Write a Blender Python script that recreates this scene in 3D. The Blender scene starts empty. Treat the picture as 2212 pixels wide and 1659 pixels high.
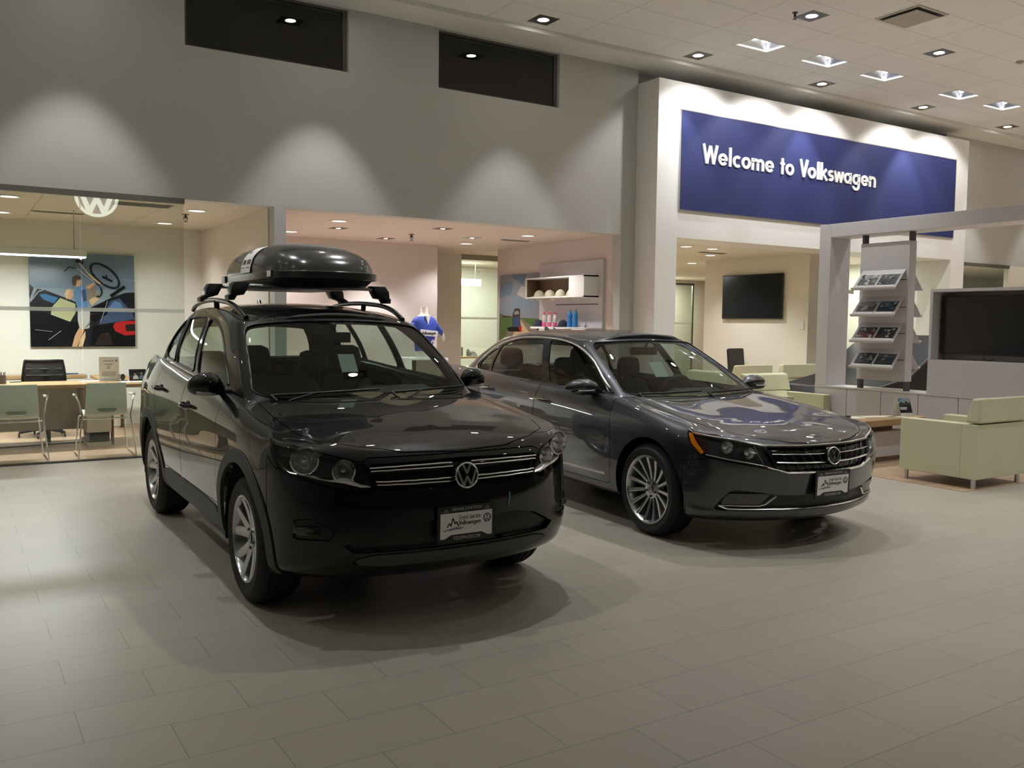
import bpy, bmesh, math, random
import numpy as np
from mathutils import Vector, Matrix
random.seed(7)
PI = math.pi
COL = bpy.context.scene.collection

# ---------------------------------------------------------------- materials
def lin(c):
    return tuple((v/12.92 if v <= 0.04045 else ((v+0.055)/1.055)**2.4) for v in c)
def hexc(h):
    h = h.lstrip('#'); return lin(tuple(int(h[i:i+2], 16)/255 for i in (0, 2, 4)))
MATS = {}
def mat(name, col, rough=0.5, metal=0.0, coat=0.0, emit=None, estr=0.0, bump=0.0, bscale=40, vary=0.0, vscale=3, spec=0.5, flake=0.0, coior=1.5):
    if name in MATS: return MATS[name]
    m = bpy.data.materials.new(name); m.use_nodes = True
    nt = m.node_tree; b = nt.nodes['Principled BSDF']
    if isinstance(col, str): col = hexc(col)
    b.inputs['Base Color'].default_value = (*col, 1)
    b.inputs['Roughness'].default_value = rough
    b.inputs['Metallic'].default_value = metal
    b.inputs['Specular IOR Level'].default_value = spec
    if coat: b.inputs['Coat Weight'].default_value = coat; b.inputs['Coat Roughness'].default_value = 0.015; b.inputs['Coat IOR'].default_value = coior
    if emit is not None:
        b.inputs['Emission Color'].default_value = (*emit, 1); b.inputs['Emission Strength'].default_value = estr
    tc = nt.nodes.new('ShaderNodeTexCoord')
    if vary > 0:
        n = nt.nodes.new('ShaderNodeTexNoise'); n.inputs['Scale'].default_value = vscale; n.inputs['Detail'].default_value = 5
        nt.links.new(tc.outputs['Object'], n.inputs['Vector'])
        mr = nt.nodes.new('ShaderNodeMapRange'); mr.inputs['From Min'].default_value = 0.3; mr.inputs['From Max'].default_value = 0.7
        mr.inputs['To Min'].default_value = 1-vary; mr.inputs['To Max'].default_value = 1+vary
        nt.links.new(n.outputs['Fac'], mr.inputs['Value'])
        vm = nt.nodes.new('ShaderNodeVectorMath'); vm.operation = 'SCALE'; vm.inputs[0].default_value = col
        nt.links.new(mr.outputs['Result'], vm.inputs['Scale']); nt.links.new(vm.outputs['Vector'], b.inputs['Base Color'])
    if flake > 0:
        n = nt.nodes.new('ShaderNodeTexVoronoi'); n.inputs['Scale'].default_value = 900
        nt.links.new(tc.outputs['Object'], n.inputs['Vector'])
        mr = nt.nodes.new('ShaderNodeMapRange'); mr.inputs['To Min'].default_value = rough-flake; mr.inputs['To Max'].default_value = rough+flake
        nt.links.new(n.outputs['Distance'], mr.inputs['Value']); nt.links.new(mr.outputs['Result'], b.inputs['Roughness'])
    if bump > 0:
        n = nt.nodes.new('ShaderNodeTexNoise'); n.inputs['Scale'].default_value = bscale; n.inputs['Detail'].default_value = 4
        nt.links.new(tc.outputs['Object'], n.inputs['Vector'])
        bp = nt.nodes.new('ShaderNodeBump'); bp.inputs['Strength'].default_value = bump; bp.inputs['Distance'].default_value = 0.01
        nt.links.new(n.outputs['Fac'], bp.inputs['Height']); nt.links.new(bp.outputs['Normal'], b.inputs['Normal'])
    MATS[name] = m
    return m
def glassmat(name, tint, ior=1.45, rough=0.0, refl=1.0):
    """thin pane: Fresnel mix of a tinted transparent and a mirror-like gloss"""
    if name in MATS: return MATS[name]
    m = bpy.data.materials.new(name); m.use_nodes = True; nt = m.node_tree; nt.nodes.clear()
    o = nt.nodes.new('ShaderNodeOutputMaterial'); mx = nt.nodes.new('ShaderNodeMixShader')
    t = nt.nodes.new('ShaderNodeBsdfTransparent'); t.inputs['Color'].default_value = (*tint, 1)
    g = nt.nodes.new('ShaderNodeBsdfGlossy'); g.inputs['Roughness'].default_value = rough; g.inputs['Color'].default_value = (refl, refl, refl, 1)
    # two-sided Fresnel (Schlick, from |N.I|)
    ge = nt.nodes.new('ShaderNodeNewGeometry')
    dt = nt.nodes.new('ShaderNodeVectorMath'); dt.operation = 'DOT_PRODUCT'
    nt.links.new(ge.outputs['Normal'], dt.inputs[0]); nt.links.new(ge.outputs['Incoming'], dt.inputs[1])
    ab = nt.nodes.new('ShaderNodeMath'); ab.operation = 'ABSOLUTE'; nt.links.new(dt.outputs['Value'], ab.inputs[0])
    s1 = nt.nodes.new('ShaderNodeMath'); s1.operation = 'SUBTRACT'; s1.inputs[0].default_value = 1; nt.links.new(ab.outputs[0], s1.inputs[1])
    pw = nt.nodes.new('ShaderNodeMath'); pw.operation = 'POWER'; pw.inputs[1].default_value = 5; nt.links.new(s1.outputs[0], pw.inputs[0])
    r0 = ((ior-1)/(ior+1))**2
    mr = nt.nodes.new('ShaderNodeMapRange'); mr.inputs['To Min'].default_value = r0; nt.links.new(pw.outputs[0], mr.inputs['Value'])
    nt.links.new(mr.outputs['Result'], mx.inputs['Fac'])
    nt.links.new(t.outputs[0], mx.inputs[1]); nt.links.new(g.outputs[0], mx.inputs[2]); nt.links.new(mx.outputs[0], o.inputs['Surface'])
    MATS[name] = m
    return m
def brickmat(name, c1, c2, mortar, bw, bh, msize, rough, rot=0, off=(0, 0), offset=0.5, vary=0.05, bump=0.1, spec=0.5, wood=False, msmooth=0.1):
    m = bpy.data.materials.new(name); m.use_nodes = True; nt = m.node_tree; b = nt.nodes['Principled BSDF']
    g = nt.nodes.new('ShaderNodeTexCoord'); mp = nt.nodes.new('ShaderNodeMapping')
    mp.inputs['Location'].default_value = (off[0], off[1], 0); mp.inputs['Rotation'].default_value = (0, 0, rot)
    nt.links.new(g.outputs['Object'], mp.inputs['Vector'])
    br = nt.nodes.new('ShaderNodeTexBrick'); br.inputs['Scale'].default_value = 1
    br.inputs['Color1'].default_value = (*hexc(c1), 1); br.inputs['Color2'].default_value = (*hexc(c2), 1); br.inputs['Mortar'].default_value = (*hexc(mortar), 1)
    br.inputs['Brick Width'].default_value = bw; br.inputs['Row Height'].default_value = bh; br.inputs['Mortar Size'].default_value = msize
    br.inputs['Mortar Smooth'].default_value = msmooth; br.inputs['Bias'].default_value = 0; br.offset = offset; br.squash = 1
    nt.links.new(mp.outputs['Vector'], br.inputs['Vector'])
    n = nt.nodes.new('ShaderNodeTexNoise'); n.inputs['Scale'].default_value = 2.2; n.inputs['Detail'].default_value = 8; n.inputs['Roughness'].default_value = 0.6
    if wood:
        mp2 = nt.nodes.new('ShaderNodeMapping'); mp2.inputs['Scale'].default_value = (1.2, 14, 1); nt.links.new(mp.outputs['Vector'], mp2.inputs['Vector'])
        nt.links.new(mp2.outputs['Vector'], n.inputs['Vector'])
    else: nt.links.new(mp.outputs['Vector'], n.inputs['Vector'])
    mr = nt.nodes.new('ShaderNodeMapRange'); mr.inputs['From Min'].default_value = .3; mr.inputs['From Max'].default_value = .7
    mr.inputs['To Min'].default_value = 1-vary; mr.inputs['To Max'].default_value = 1+vary
    nt.links.new(n.outputs['Fac'], mr.inputs['Value'])
    vm = nt.nodes.new('ShaderNodeVectorMath'); vm.operation = 'SCALE'
    nt.links.new(br.outputs['Color'], vm.inputs[0]); nt.links.new(mr.outputs['Result'], vm.inputs['Scale']); nt.links.new(vm.outputs['Vector'], b.inputs['Base Color'])
    b.inputs['Roughness'].default_value = rough; b.inputs['Specular IOR Level'].default_value = spec
    bp = nt.nodes.new('ShaderNodeBump'); bp.invert = True; bp.inputs['Strength'].default_value = bump; bp.inputs['Distance'].default_value = .004
    nt.links.new(br.outputs['Fac'], bp.inputs['Height']); nt.links.new(bp.outputs['Normal'], b.inputs['Normal'])
    MATS[name] = m
    return m

# ---------------------------------------------------------------- objects
def thing(name, label, cat, loc=(0, 0, 0), rz=0.0, group=None):
    o = bpy.data.objects.new(name, None); COL.objects.link(o)
    o.empty_display_size = 0.1
    o.location = loc; o.rotation_euler = (0, 0, rz)
    o['label'] = label; o['category'] = cat
    if group: o['group'] = group
    return o
def tag(o, label=None, cat=None, group=None, kind=None):
    if label: o['label'] = label
    if cat: o['category'] = cat
    if group: o['group'] = group
    if kind: o['kind'] = kind
    return o
def copy_thing(o, loc, rz=None, label=None):
    def rec(s, parent):
        c = s.copy(); COL.objects.link(c)
        if parent: c.parent = parent
        for ch in s.children: rec(ch, c)
        return c
    c = rec(o, None); c.location = loc
    if rz is not None: c.rotation_euler = (0, 0, rz)
    if label: c['label'] = label
    return c
class MB:
    def __init__(s): s.v = []; s.f = []; s.mi = []; s.cur = 0
    def add(s, vs, fs):
        n = len(s.v); s.v += [tuple(map(float, p)) for p in vs]; s.f += [tuple(i+n for i in f) for f in fs]; s.mi += [s.cur]*len(fs); return s
    def box(s, x0, y0, z0, x1, y1, z1):
        x0, x1 = sorted((x0, x1)); y0, y1 = sorted((y0, y1)); z0, z1 = sorted((z0, z1))
        return s.add([(x0,y0,z0),(x1,y0,z0),(x1,y1,z0),(x0,y1,z0),(x0,y0,z1),(x1,y0,z1),(x1,y1,z1),(x0,y1,z1)],
                     [(0,3,2,1),(4,5,6,7),(0,1,5,4),(1,2,6,5),(2,3,7,6),(3,0,4,7)])
    def prism(s, poly, d0, d1, axis='y', T=None):
        """poly: 2D points; extruded along axis. axis y: (x,z); x: (y,z); z: (x,y)"""
        f = {'y': lambda p, d: (p[0], d, p[1]), 'x': lambda p, d: (d, p[0], p[1]), 'z': lambda p, d: (p[0], p[1], d)}[axis]
        n = len(poly); vs = [f(p, d0) for p in poly]+[f(p, d1) for p in poly]
        if T: vs = [tuple(T @ Vector(p)) for p in vs]
        return s.add(vs, [tuple(range(n))[::-1], tuple(range(n, 2*n))]+[(i, (i+1) % n, n+(i+1) % n, n+i) for i in range(n)])
    def rings(s, rings, cap0=True, cap1=True, closed=True):
        n = len(rings[0]); base = len(s.v); vs = [p for r in rings for p in r]; fs = []
        for k in range(len(rings)-1):
            for i in range(n if closed else n-1):
                j = (i+1) % n; fs.append((k*n+i, k*n+j, (k+1)*n+j, (k+1)*n+i))
        if cap0 and closed: fs.append(tuple(range(n))[::-1])
        if cap1 and closed: fs.append(tuple((len(rings)-1)*n+i for i in range(n)))
        return s.add(vs, fs)
    def tube(s, path, r, n=8, caps=True, closed=False):
        P = [Vector(p) for p in path]; rs = r if isinstance(r, (list, tuple)) else [r]*len(P); out = []
        up = None
        for i, p in enumerate(P):
            if closed: t = (P[(i+1) % len(P)]-P[i-1])
            else: t = (P[min(i+1, len(P)-1)]-P[max(i-1, 0)])
            if t.length < 1e-9: t = Vector((0, 0, 1))
            t.normalize()
            if up is None:
                a = Vector((0, 0, 1)) if abs(t.z) < .9 else Vector((1, 0, 0)); up = (a-t*a.dot(t)).normalized()
            else:
                up = up-t*up.dot(t)
                up = up.normalized() if up.length > 1e-6 else t.orthogonal().normalized()
            w = t.cross(up)
            out.append([p+(up*math.cos(2*PI*k/n)+w*math.sin(2*PI*k/n))*rs[i] for k in range(n)])
        if closed: out.append(out[0])
        return s.rings(out, caps and not closed, caps and not closed)
    def cyl(s, c, r, h, n=24, axis='z', r2=None):
        r2 = r if r2 is None else r2
        def pt(a, rr, t):
            x, y = rr*math.cos(a), rr*math.sin(a)
            return {'z': (c[0]+x, c[1]+y, c[2]+t), 'x': (c[0]+t, c[1]+x, c[2]+y), 'y': (c[0]+x, c[1]+t, c[2]+y)}[axis]
        return s.rings([[pt(2*PI*i/n, r, 0) for i in range(n)], [pt(2*PI*i/n, r2, h) for i in range(n)]])
    def lathe(s, prof, n=32, c=(0, 0, 0), axis='z', cap=True):
        """prof: (r, t) pairs; revolved about axis"""
        def pt(a, rr, t):
            x, y = rr*math.cos(a), rr*math.sin(a)
            return {'z': (c[0]+x, c[1]+y, c[2]+t), 'x': (c[0]+t, c[1]+x, c[2]+y), 'y': (c[0]+x, c[1]+t, c[2]+y)}[axis]
        return s.rings([[pt(2*PI*i/n, r, t) for i in range(n)] for r, t in prof], cap, cap)
    def ell(s, c, rx, ry, rz, n=20, m=12, zmin=-1, zmax=1):
        rr = []
        for k in range(m+1):
            t = math.asin(zmin)+(math.asin(zmax)-math.asin(zmin))*k/m
            q = max(math.cos(t), 1e-3)
            rr.append([(c[0]+rx*q*math.cos(2*PI*i/n), c[1]+ry*q*math.sin(2*PI*i/n), c[2]+rz*math.sin(t)) for i in range(n)])
        return s.rings(rr)
    def xf(s, M, start=0):
        for i in range(start, len(s.v)): s.v[i] = tuple(M @ Vector(s.v[i]))
        return s
    def build(s, name, m, parent=None, smooth=False, bevel=0.0, sub=0, loc=None, segs=2):
        me = bpy.data.meshes.new(name); me.from_pydata(s.v, [], s.f)
        ms = m if isinstance(m, (list, tuple)) else [m]
        for q in ms: me.materials.append(q)
        me.polygons.foreach_set('material_index', s.mi)
        bm = bmesh.new(); bm.from_mesh(me); bmesh.ops.recalc_face_normals(bm, faces=bm.faces); bm.to_mesh(me); bm.free()
        if smooth:
            me.polygons.foreach_set('use_smooth', [True]*len(me.polygons))
            me.set_sharp_from_angle(angle=math.radians(smooth if smooth > 1 else 35))
        o = bpy.data.objects.new(name, me); COL.objects.link(o)
        if parent: o.parent = parent
        if loc: o.location = loc
        if bevel > 0:
            md = o.modifiers.new('bevel', 'BEVEL'); md.width = bevel; md.segments = segs; md.limit_method = 'ANGLE'; md.angle_limit = math.radians(40)
        if sub: md = o.modifiers.new('sub', 'SUBSURF'); md.levels = sub; md.render_levels = sub
        return o
def box(name, m, x0, y0, z0, x1, y1, z1, parent=None, bevel=0.0): return MB().box(x0, y0, z0, x1, y1, z1).build(name, m, parent, bevel=bevel)
def struct(o): o['kind'] = 'structure'; return o
def sbox(name, m, *a): return struct(box(name, m, *a))
def rrect(w, h, r, n=4, cx=0, cy=0):
    out = []
    for (sx, sy, a0) in ((1, 1, 0), (-1, 1, 90), (-1, -1, 180), (1, -1, 270)):
        for k in range(n+1):
            a = math.radians(a0+90*k/n); out.append((cx+sx*(w/2-r)+r*math.cos(a), cy+sy*(h/2-r)+r*math.sin(a)))
    return out

# ---------------------------------------------------------------- lettering
# geometric stroke font: letters from straight strokes and arcs; x-height .62, cap height 1
def _line(p, q, w):
    p, q = Vector(p), Vector(q); d = (q-p).normalized(); n = Vector((-d.y, d.x))*w/2
    return [tuple(p+n), tuple(p-n), tuple(q-n), tuple(q+n)]
def _arc(c, rx, ry, a0, a1, w, n=20):
    out = []
    for k in range(n):
        a, b = math.radians(a0+(a1-a0)*k/n), math.radians(a0+(a1-a0)*(k+1)/n)
        P = lambda t, s: (c[0]+(rx+s)*math.cos(t), c[1]+(ry+s)*math.sin(t))
        out.append([P(a, -w/2), P(b, -w/2), P(b, w/2), P(a, w/2)])
    return out
def glyph(ch, w):
    X = .64; r = X/2; rr = r-w/2; rx = rr*.92; L = []
    st = lambda x, a, b: [(x-w/2, a), (x+w/2, a), (x+w/2, b), (x-w/2, b)]
    def bowl(cx, a0=0, a1=360): return _arc((cx, r), rx, rr, a0, a1, w)
    if ch == ' ': return [], .32
    if ch == 'W': return [_line((.07, 1), (.29, 0), w), _line((.29, 0), (.5, .93), w), _line((.5, .93), (.71, 0), w), _line((.71, 0), (.93, 1), w)], 1.0
    if ch == 'w': return [_line((.06, X), (.22, 0), w*.93), _line((.22, 0), (.39, X*.95), w*.93), _line((.39, X*.95), (.56, 0), w*.93), _line((.56, 0), (.72, X), w*.93)], .78
    if ch == 'V': return [_line((.06, 1), (.32, .02), w), _line((.32, .02), (.58, 1), w)], .62
    if ch == 'e': return bowl(rx+w/2, 0, 325)+[[(w*.6, r-w*.36), (2*rx+w*.9, r-w*.36), (2*rx+w*.9, r+w*.3), (w*.6, r+w*.3)]], 2*rx+w+.06
    if ch == 'c': return bowl(rx+w/2, 48, 312), 2*rx+w*.8
    if ch == 'o': return bowl(rx+w/2), 2*rx+w+.06
    if ch == 'l': return [st(w/2+.02, 0, 1)], w+.1
    if ch == 'i': return [st(w/2+.02, 0, X), st(w/2+.02, .78, .95)], w+.1
    if ch == 't': return [st(.2, 0, .88), [(.04, X-w*.75), (.36, X-w*.75), (.36, X), (.04, X)]], .42
    if ch in 'mn':
        q = (X-w)*.36 if ch == 'm' else (X-w)*.42; L = [st(w/2, 0, X)]
        for k in range(2 if ch == 'm' else 1):
            c = w/2+q+k*2*q; L += _arc((c, X-q-w/2), q, q, 0, 180, w, 12)+[st(c+q, 0, X-q-w/2)]
        return L, (c+q+w/2)+.07
    if ch == 'u': q = (X-w)*.42; return [st(w/2, q+w/2, X), st(w/2+2*q, 0, X)]+_arc((w/2+q, q+w/2), q, q, 180, 360, w, 12), 2*q+w+.07
    if ch == 'r': return [st(w/2, 0, X)]+_arc((w/2+.2, X-.2-w/2), .2, .2, 80, 180, w, 8), .38
    if ch == 'k': return [st(w/2, 0, 1), _line((w*.8, .3), (.45, X), w*.9), _line((w*.9+.05, .36), (.5, 0), w*.95)], .54
    if ch == 's': q = (X-w)/4; return _arc((.24, X-q-w/2), q*1.25, q, 40, 270, w, 14)+_arc((.24, q+w/2), q*1.25, q, -140, 90, w, 14), .46
    if ch == 'a': return bowl(rx+w/2)+[st(2*rx+w/2, 0, X)], 2*rx+w+.08
    if ch == 'd': return bowl(rx+w/2)+[st(2*rx+w/2, 0, 1)], 2*rx+w+.08
    if ch == 'g': return bowl(rx+w/2)+[st(2*rx+w/2, -.08, X)]+_arc((rx+w/2, -.08), rx, rr*.75, 180, 360, w, 14), 2*rx+w+.08
    if ch == 'G': return _arc((.45, .5), .45-w/2, .5-w/2, 42, 350, w)+[[(.5, .38), (.92, .38), (.92, .52), (.5, .52)]], .98
    if ch == 'J': return [st(.32, .2, 1)]+_arc((.19, .2), .13, .13, 190, 360, w, 10), .46
    return [], .3
def textpolys(txt, w=.17, track=0.0):
    out = []; x = 0
    for ch in txt:
        L, adv = glyph(ch, w); out += [[(p[0]+x, p[1]) for p in poly] for poly in L]; x += adv+track
    return out, x
def font_mesh(txt, size, offset=0.0, extrude=0.001, shear=0.0, spacing=1.0):
    """verts/faces of a text in Blender's built-in font, in its own XY plane, left-aligned"""
    c = bpy.data.curves.new('t', 'FONT'); c.body = txt; c.size = size; c.offset = offset; c.extrude = extrude; c.shear = shear; c.space_character = spacing
    c.resolution_u = 3
    o = bpy.data.objects.new('t', c); COL.objects.link(o)
    dg = bpy.context.evaluated_depsgraph_get(); dg.update(); me = o.evaluated_get(dg).to_mesh()
    V = [tuple(v.co) for v in me.vertices]; F = [tuple(p.vertices) for p in me.polygons]
    o.evaluated_get(dg).to_mesh_clear(); bpy.data.objects.remove(o); bpy.data.curves.remove(c)
    return V, F
def frameM(o, U, V):
    """matrix taking local (x,y,z) to o + x*U + y*V + z*(UxV)"""
    U = Vector(U).normalized(); V = Vector(V).normalized(); N = U.cross(V)
    return Matrix(((U.x, V.x, N.x, o[0]), (U.y, V.y, N.y, o[1]), (U.z, V.z, N.z, o[2]), (0, 0, 0, 1)))
def put_font(mb, txt, M, x, y, width, height, depth=.001, z=0.0, bold=0.0, shear=0.0):
    V, F = font_mesh(txt, 1.0, bold, 0.5, shear)
    xs = [v[0] for v in V]; ys = [v[1] for v in V]; x0, x1, y0, y1 = min(xs), max(xs), min(ys), max(ys)
    mb.add([tuple(M @ Vector((x+(v[0]-x0)/(x1-x0)*width, y+(v[1]-y0)/(y1-y0)*height, z+depth*(v[2]+.5)))) for v in V], F)
def put_strokes(mb, txt, M, x, y, width, height, depth=.001, z=0.0, w=.17, track=0.0):
    P, tot = textpolys(txt, w, track)
    for i, poly in enumerate(P):
        e = (i % 3)*depth*.01
        mb.prism([(x+p[0]/tot*width, y+p[1]*height) for p in poly], z, z+depth+e, 'z', T=M)
def emblem(mb, M, R, depth, z=0.0, ringw=.105, sw=.17):
    """round badge: ring with a V above a W"""
    n = 40; ro, ri = R, R*(1-ringw*1.25)
    def ring(rr, d): return [tuple(M @ Vector((rr*math.cos(2*PI*k/n), rr*math.sin(2*PI*k/n), d))) for k in range(n)]
    mb.rings([ring(ri, z), ring(ri, z+depth*.7), ring((ri+ro)/2, z+depth), ring(ro, z+depth*.7), ring(ro, z), ring(ri, z)], False, False)
    q = R*sw
    L = [((-.33, .86), (0, .12)), ((.33, .86), (0, .12)), ((-.80, .47), (-.33, -.78)), ((-.33, -.78), (0, -.06)), ((0, -.06), (.33, -.78)), ((.33, -.78), (.80, .47))]
    for i, (a, b) in enumerate(L):
        mb.prism([(p[0], p[1]) for p in _line((a[0]*R, a[1]*R), (b[0]*R, b[1]*R), q)], z, z+depth*(.8+.004*i), 'z', T=M)
def flat_art(mb, M, W, H, shapes, mats, z=0.0, step=.0003):
    """printed picture: flat coloured shapes in 0..1 coordinates"""
    for i, (ci, poly) in enumerate(shapes):
        mb.cur = ci
        mb.prism([(p[0]*W, p[1]*H) for p in poly], z+step*i*.5, z+step*(i+1), 'z', T=M)
    mb.cur = 0
def ringpoly(cx, cy, rx, ry, w, rot=0, n=24, a0=0, a1=360):
    out = []; c, s = math.cos(math.radians(rot)), math.sin(math.radians(rot))
    def P(a, k):
        x, y = (rx+k)*math.cos(a), (ry+k)*math.sin(a); return (cx+x*c-y*s, cy+x*s+y*c)
    for k in range(n):
        a, b = math.radians(a0+(a1-a0)*k/n), math.radians(a0+(a1-a0)*(k+1)/n)
        out.append([P(a, -w/2), P(b, -w/2), P(b, w/2), P(a, w/2)])
    return out
def disc(cx, cy, rx, ry, n=16): return [(cx+rx*math.cos(2*PI*k/n), cy+ry*math.sin(2*PI*k/n)) for k in range(n)]
# ---------------------------------------------------------------- light levels
EXPO = 0.0
POWER = [[190]*4+[150]*6, [120, 135, 150]+[240]*3+[400, 480, 480, 400], [100, 120, 140, 200, 180, 0, 60, 460, 480, 400], [20, 20, 0, 0, 160, 150, 80, 400, 400, 300], [20, 20, 0, 0, 190, 300, 260, 300, 300, 200], [0, 0, 0, 80, 220, 320, 200, 200, 0, 0], [0]*10, [0]*10]  # right-hand unseen downlights run stronger so floor bounce brightens the ceiling
ANG = [62]+[88]*7; BL = [.45]+[.7]*7; COLR = [(1, 1, .99)]+[(.97, .985, .985)]*7
SQP = 110; OFFP = 45; NICHP = 140; ENTP = 150; EMB = 5; FAROFF = 140; PENDP = 100; ENTFAR = 140; RIGHTOFF = 70
# ================================================================ the hall
YW, YB, ZH, ZC, ZSOF = 10.405, 13.9, 2.845, 5.33, 5.27
wallw = mat('painted_wall', hexc('c4c3bf'), .6, bump=.03, bscale=260)
wallwhite = mat('white_lacquer', hexc('e9e8e6'), .42)
wallbeige = mat('beige_wall', hexc('dbd6cc'), .65, bump=.03, bscale=260)
wallgreen = mat('pale_office_wall', hexc('dcdcd2'), .65, bump=.03, bscale=260)
wallpink = mat('taupe_wall', hexc('dcd2cc'), .65, bump=.03, bscale=260)
wallcream = mat('cream_wall', hexc('e3ded0'), .65, bump=.03, bscale=260)
kiosk = mat('kiosk_laminate', hexc('cbc8cb'), .5, bump=.02, bscale=300)
metalgrey = mat('brushed_metal', hexc('8b8b85'), .35, .9)
darkmetal = mat('dark_metal', hexc('3a3a3a'), .4, .6)
chrome = mat('chrome', (.86, .87, .88), .06, 1.0)
satin = mat('satin_steel', (.6, .6, .6), .28, 1.0)
black = mat('black_plastic', hexc('191919'), .45)
gblack = mat('gloss_black', (.006, .006, .007), .06)
white = mat('white_plastic', hexc('e6e5e0'), .4)
paper = mat('paper', hexc('dedccf'), .7)
oak = mat('oak_laminate', hexc('a88a63'), .45, vary=.12, vscale=6)
oakdark = mat('walnut_edge', hexc('6d5640'), .5, vary=.15, vscale=8)
floor_m = brickmat('stone_tile', 'a39c8f', 'a8a194', '7a746a', .591, .3045, .0016, .36, off=(-.373-.591*.5+.591, -2.2195+.3045*10), vary=.035, bump=.04, spec=.4)
wood_m = brickmat('oak_planks', 'bfa58a', 'ad9276', '80684f', 1.3, .19, .0015, .38, vary=.13, bump=.15, wood=True)
ceil_m = brickmat('ceiling_tiles', 'e3e4e2', 'e3e4e2', 'a5a5a1', 1.325, .648, .0035, .8, off=(-5.78+1.325*20, -9.215+.648*30), vary=.02, bump=.3, offset=0.0)
ceil_low = brickmat('office_ceiling_tiles', 'd8d0bf', 'd8d0bf', 'a39c8e', 1.29, .66, .004, .8, off=(-.9+1.29*10, 0), vary=.02, bump=.2, offset=0.0)
ceil_pink = mat('niche_ceiling', hexc('dcd0c8'), .7)
ceil_cream = mat('entry_ceiling', hexc('e0dacb'), .7)

# floors
sbox('floor', floor_m, -7, -7, -.1, 24, YW, 0)
sbox('floor_wood_office', wood_m, -3, YW, -.1, 20, 20, 0)
sbox('trim_1', wood_m, 7.97, 4.72, 0, 20, YW-.02, .006)
# ceilings
_sq = [9.43, 10.73, 12.05, 14.05, 15.33]; _b = MB(); _b.box(-7, -7, ZC, 24, 8.735-.168, ZC+.13).box(-7, 8.735+.168, ZC, 24, 9.86, ZC+.13)
_xs = -7
for _q in _sq: _b.box(_xs, 8.735-.168, ZC, _q-.298, 8.735+.168, ZC+.13); _xs = _q+.298
_b.box(_xs, 8.735-.168, ZC, 24, 8.735+.168, ZC+.13); struct(_b.build('ceiling', ceil_m))
sbox('ceiling_soffit', mat('soffit_paint', hexc('e2e3e0'), .6), -7, 9.86, ZSOF, 24, YW+.3, ZC+.12)
# upper wall with the two clerestory openings
def wall_with_holes(name, m, x0, x1, z0, z1, y0, y1, holes):
    b = MB(); xs = x0
    for (a, c, lo, hi) in holes:
        b.box(xs, y0, z0, a, y1, z1)
        if lo > z0: b.box(a, y0, z0, c, y1, lo)
        if hi < z1: b.box(a, y0, hi, c, y1, z1)
        xs = c
    b.box(xs, y0, z0, x1, y1, z1)
    return struct(b.build(name, m))
W1, W2 = (2.27, 4.17), (5.39, 7.275)
wall_with_holes('wall_back', wallw, -7, 8.69, ZH, ZC, YW, YW+.2, [(*W1, 4.52, 5.26), (*W2, 4.52, 5.26)])
sbox('wall_back_right', wallw, 16.4, YW, ZH, 24, YW+.2, ZC)
sbox('wall_pier', wallw, 8.42, YW, 0, 8.69, YW+.2, ZH)
sbox('wall_pillar', wallw, 3.25, YW, 0, 3.39, YB, ZH)
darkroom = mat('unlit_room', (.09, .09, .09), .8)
clerglass = glassmat('clerestory_glass', (.42, .43, .43), 1.55)
fr = mat('window_frame_grey', hexc('5c5c58'), .5)
for i, (a, c) in enumerate((W1, W2)):
    b = MB(); y0, y1 = YW+.06, YW+.11
    b.box(a, y0, 4.52, c, y1, 4.545).box(a, y0, 5.235, c, y1, 5.26).box(a, y0, 4.545, a+.03, y1, 5.235).box(c-.05, y0, 4.545, c, y1, 5.235)
    w = struct(b.build('window_%d' % (i+1), fr))
    b = MB(); b.box(a+.03, YW+.08, 4.545, c-.05, YW+.09, 5.235); b.build('glass_pane', clerglass, w)
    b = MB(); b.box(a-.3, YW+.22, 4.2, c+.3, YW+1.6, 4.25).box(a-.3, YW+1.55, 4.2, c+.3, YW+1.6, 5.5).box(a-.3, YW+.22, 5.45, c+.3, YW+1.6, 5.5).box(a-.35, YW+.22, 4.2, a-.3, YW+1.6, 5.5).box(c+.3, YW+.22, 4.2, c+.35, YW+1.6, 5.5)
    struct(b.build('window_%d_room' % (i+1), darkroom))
# outer shell behind the camera
sbox('wall_left', wallw, -7.2, -7, 0, -7, 20, ZC)
sbox('wall_right', wallw, 24, -7, 0, 24.2, 20, ZC)
sbox('wall_front', mat('night_glazing_wall', (.10, .10, .10), .4), -7.2, -7.2, 0, 24.2, -7, ZC)

# ---------------- left office
sbox('wall_office_back', wallgreen, -3, YB, 0, 3.25, YB+.1, ZH+.3)
sbox('wall_office_left', wallgreen, -3.1, YW+.02, 0, -3, YB, ZH+.3)
sbox('wall_office_right', wallbeige, 3.235, YW+.2, 0, 3.25, YB, ZH)
sbox('ceiling_office', ceil_low, -3, YW+.2, ZH, 3.25, YB, ZH+.06)
sbox('baseboard_office', wallwhite, -3, YB-.015, 0, 3.235, YB, .11)
sbox('trim_2', mat('door_track', hexc('77756e'), .45, .3), -4, YW-.03, 2.79, 2.24, YW+.03, ZH+.004)
sbox('trim_3', mat('floor_track', hexc('5f5e59'), .4, .6), -4, YW-.025, 0, 2.24, YW+.03, .02)
sbox('wall_left_end', wallw, -7, YW, 0, -3, YW+.2, ZH)
offglass = glassmat('office_glass', (.90, .93, .90), 1.62)
def film(name, col, a):
    m = bpy.data.materials.new(name); m.use_nodes = True; nt = m.node_tree; b = nt.nodes['Principled BSDF']; b.inputs['Base Color'].default_value = (*hexc(col), 1); b.inputs['Roughness'].default_value = .6; b.inputs['Alpha'].default_value = a
    return m
frost = film('frosted_film', 'e4e8e0', .55)
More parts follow.
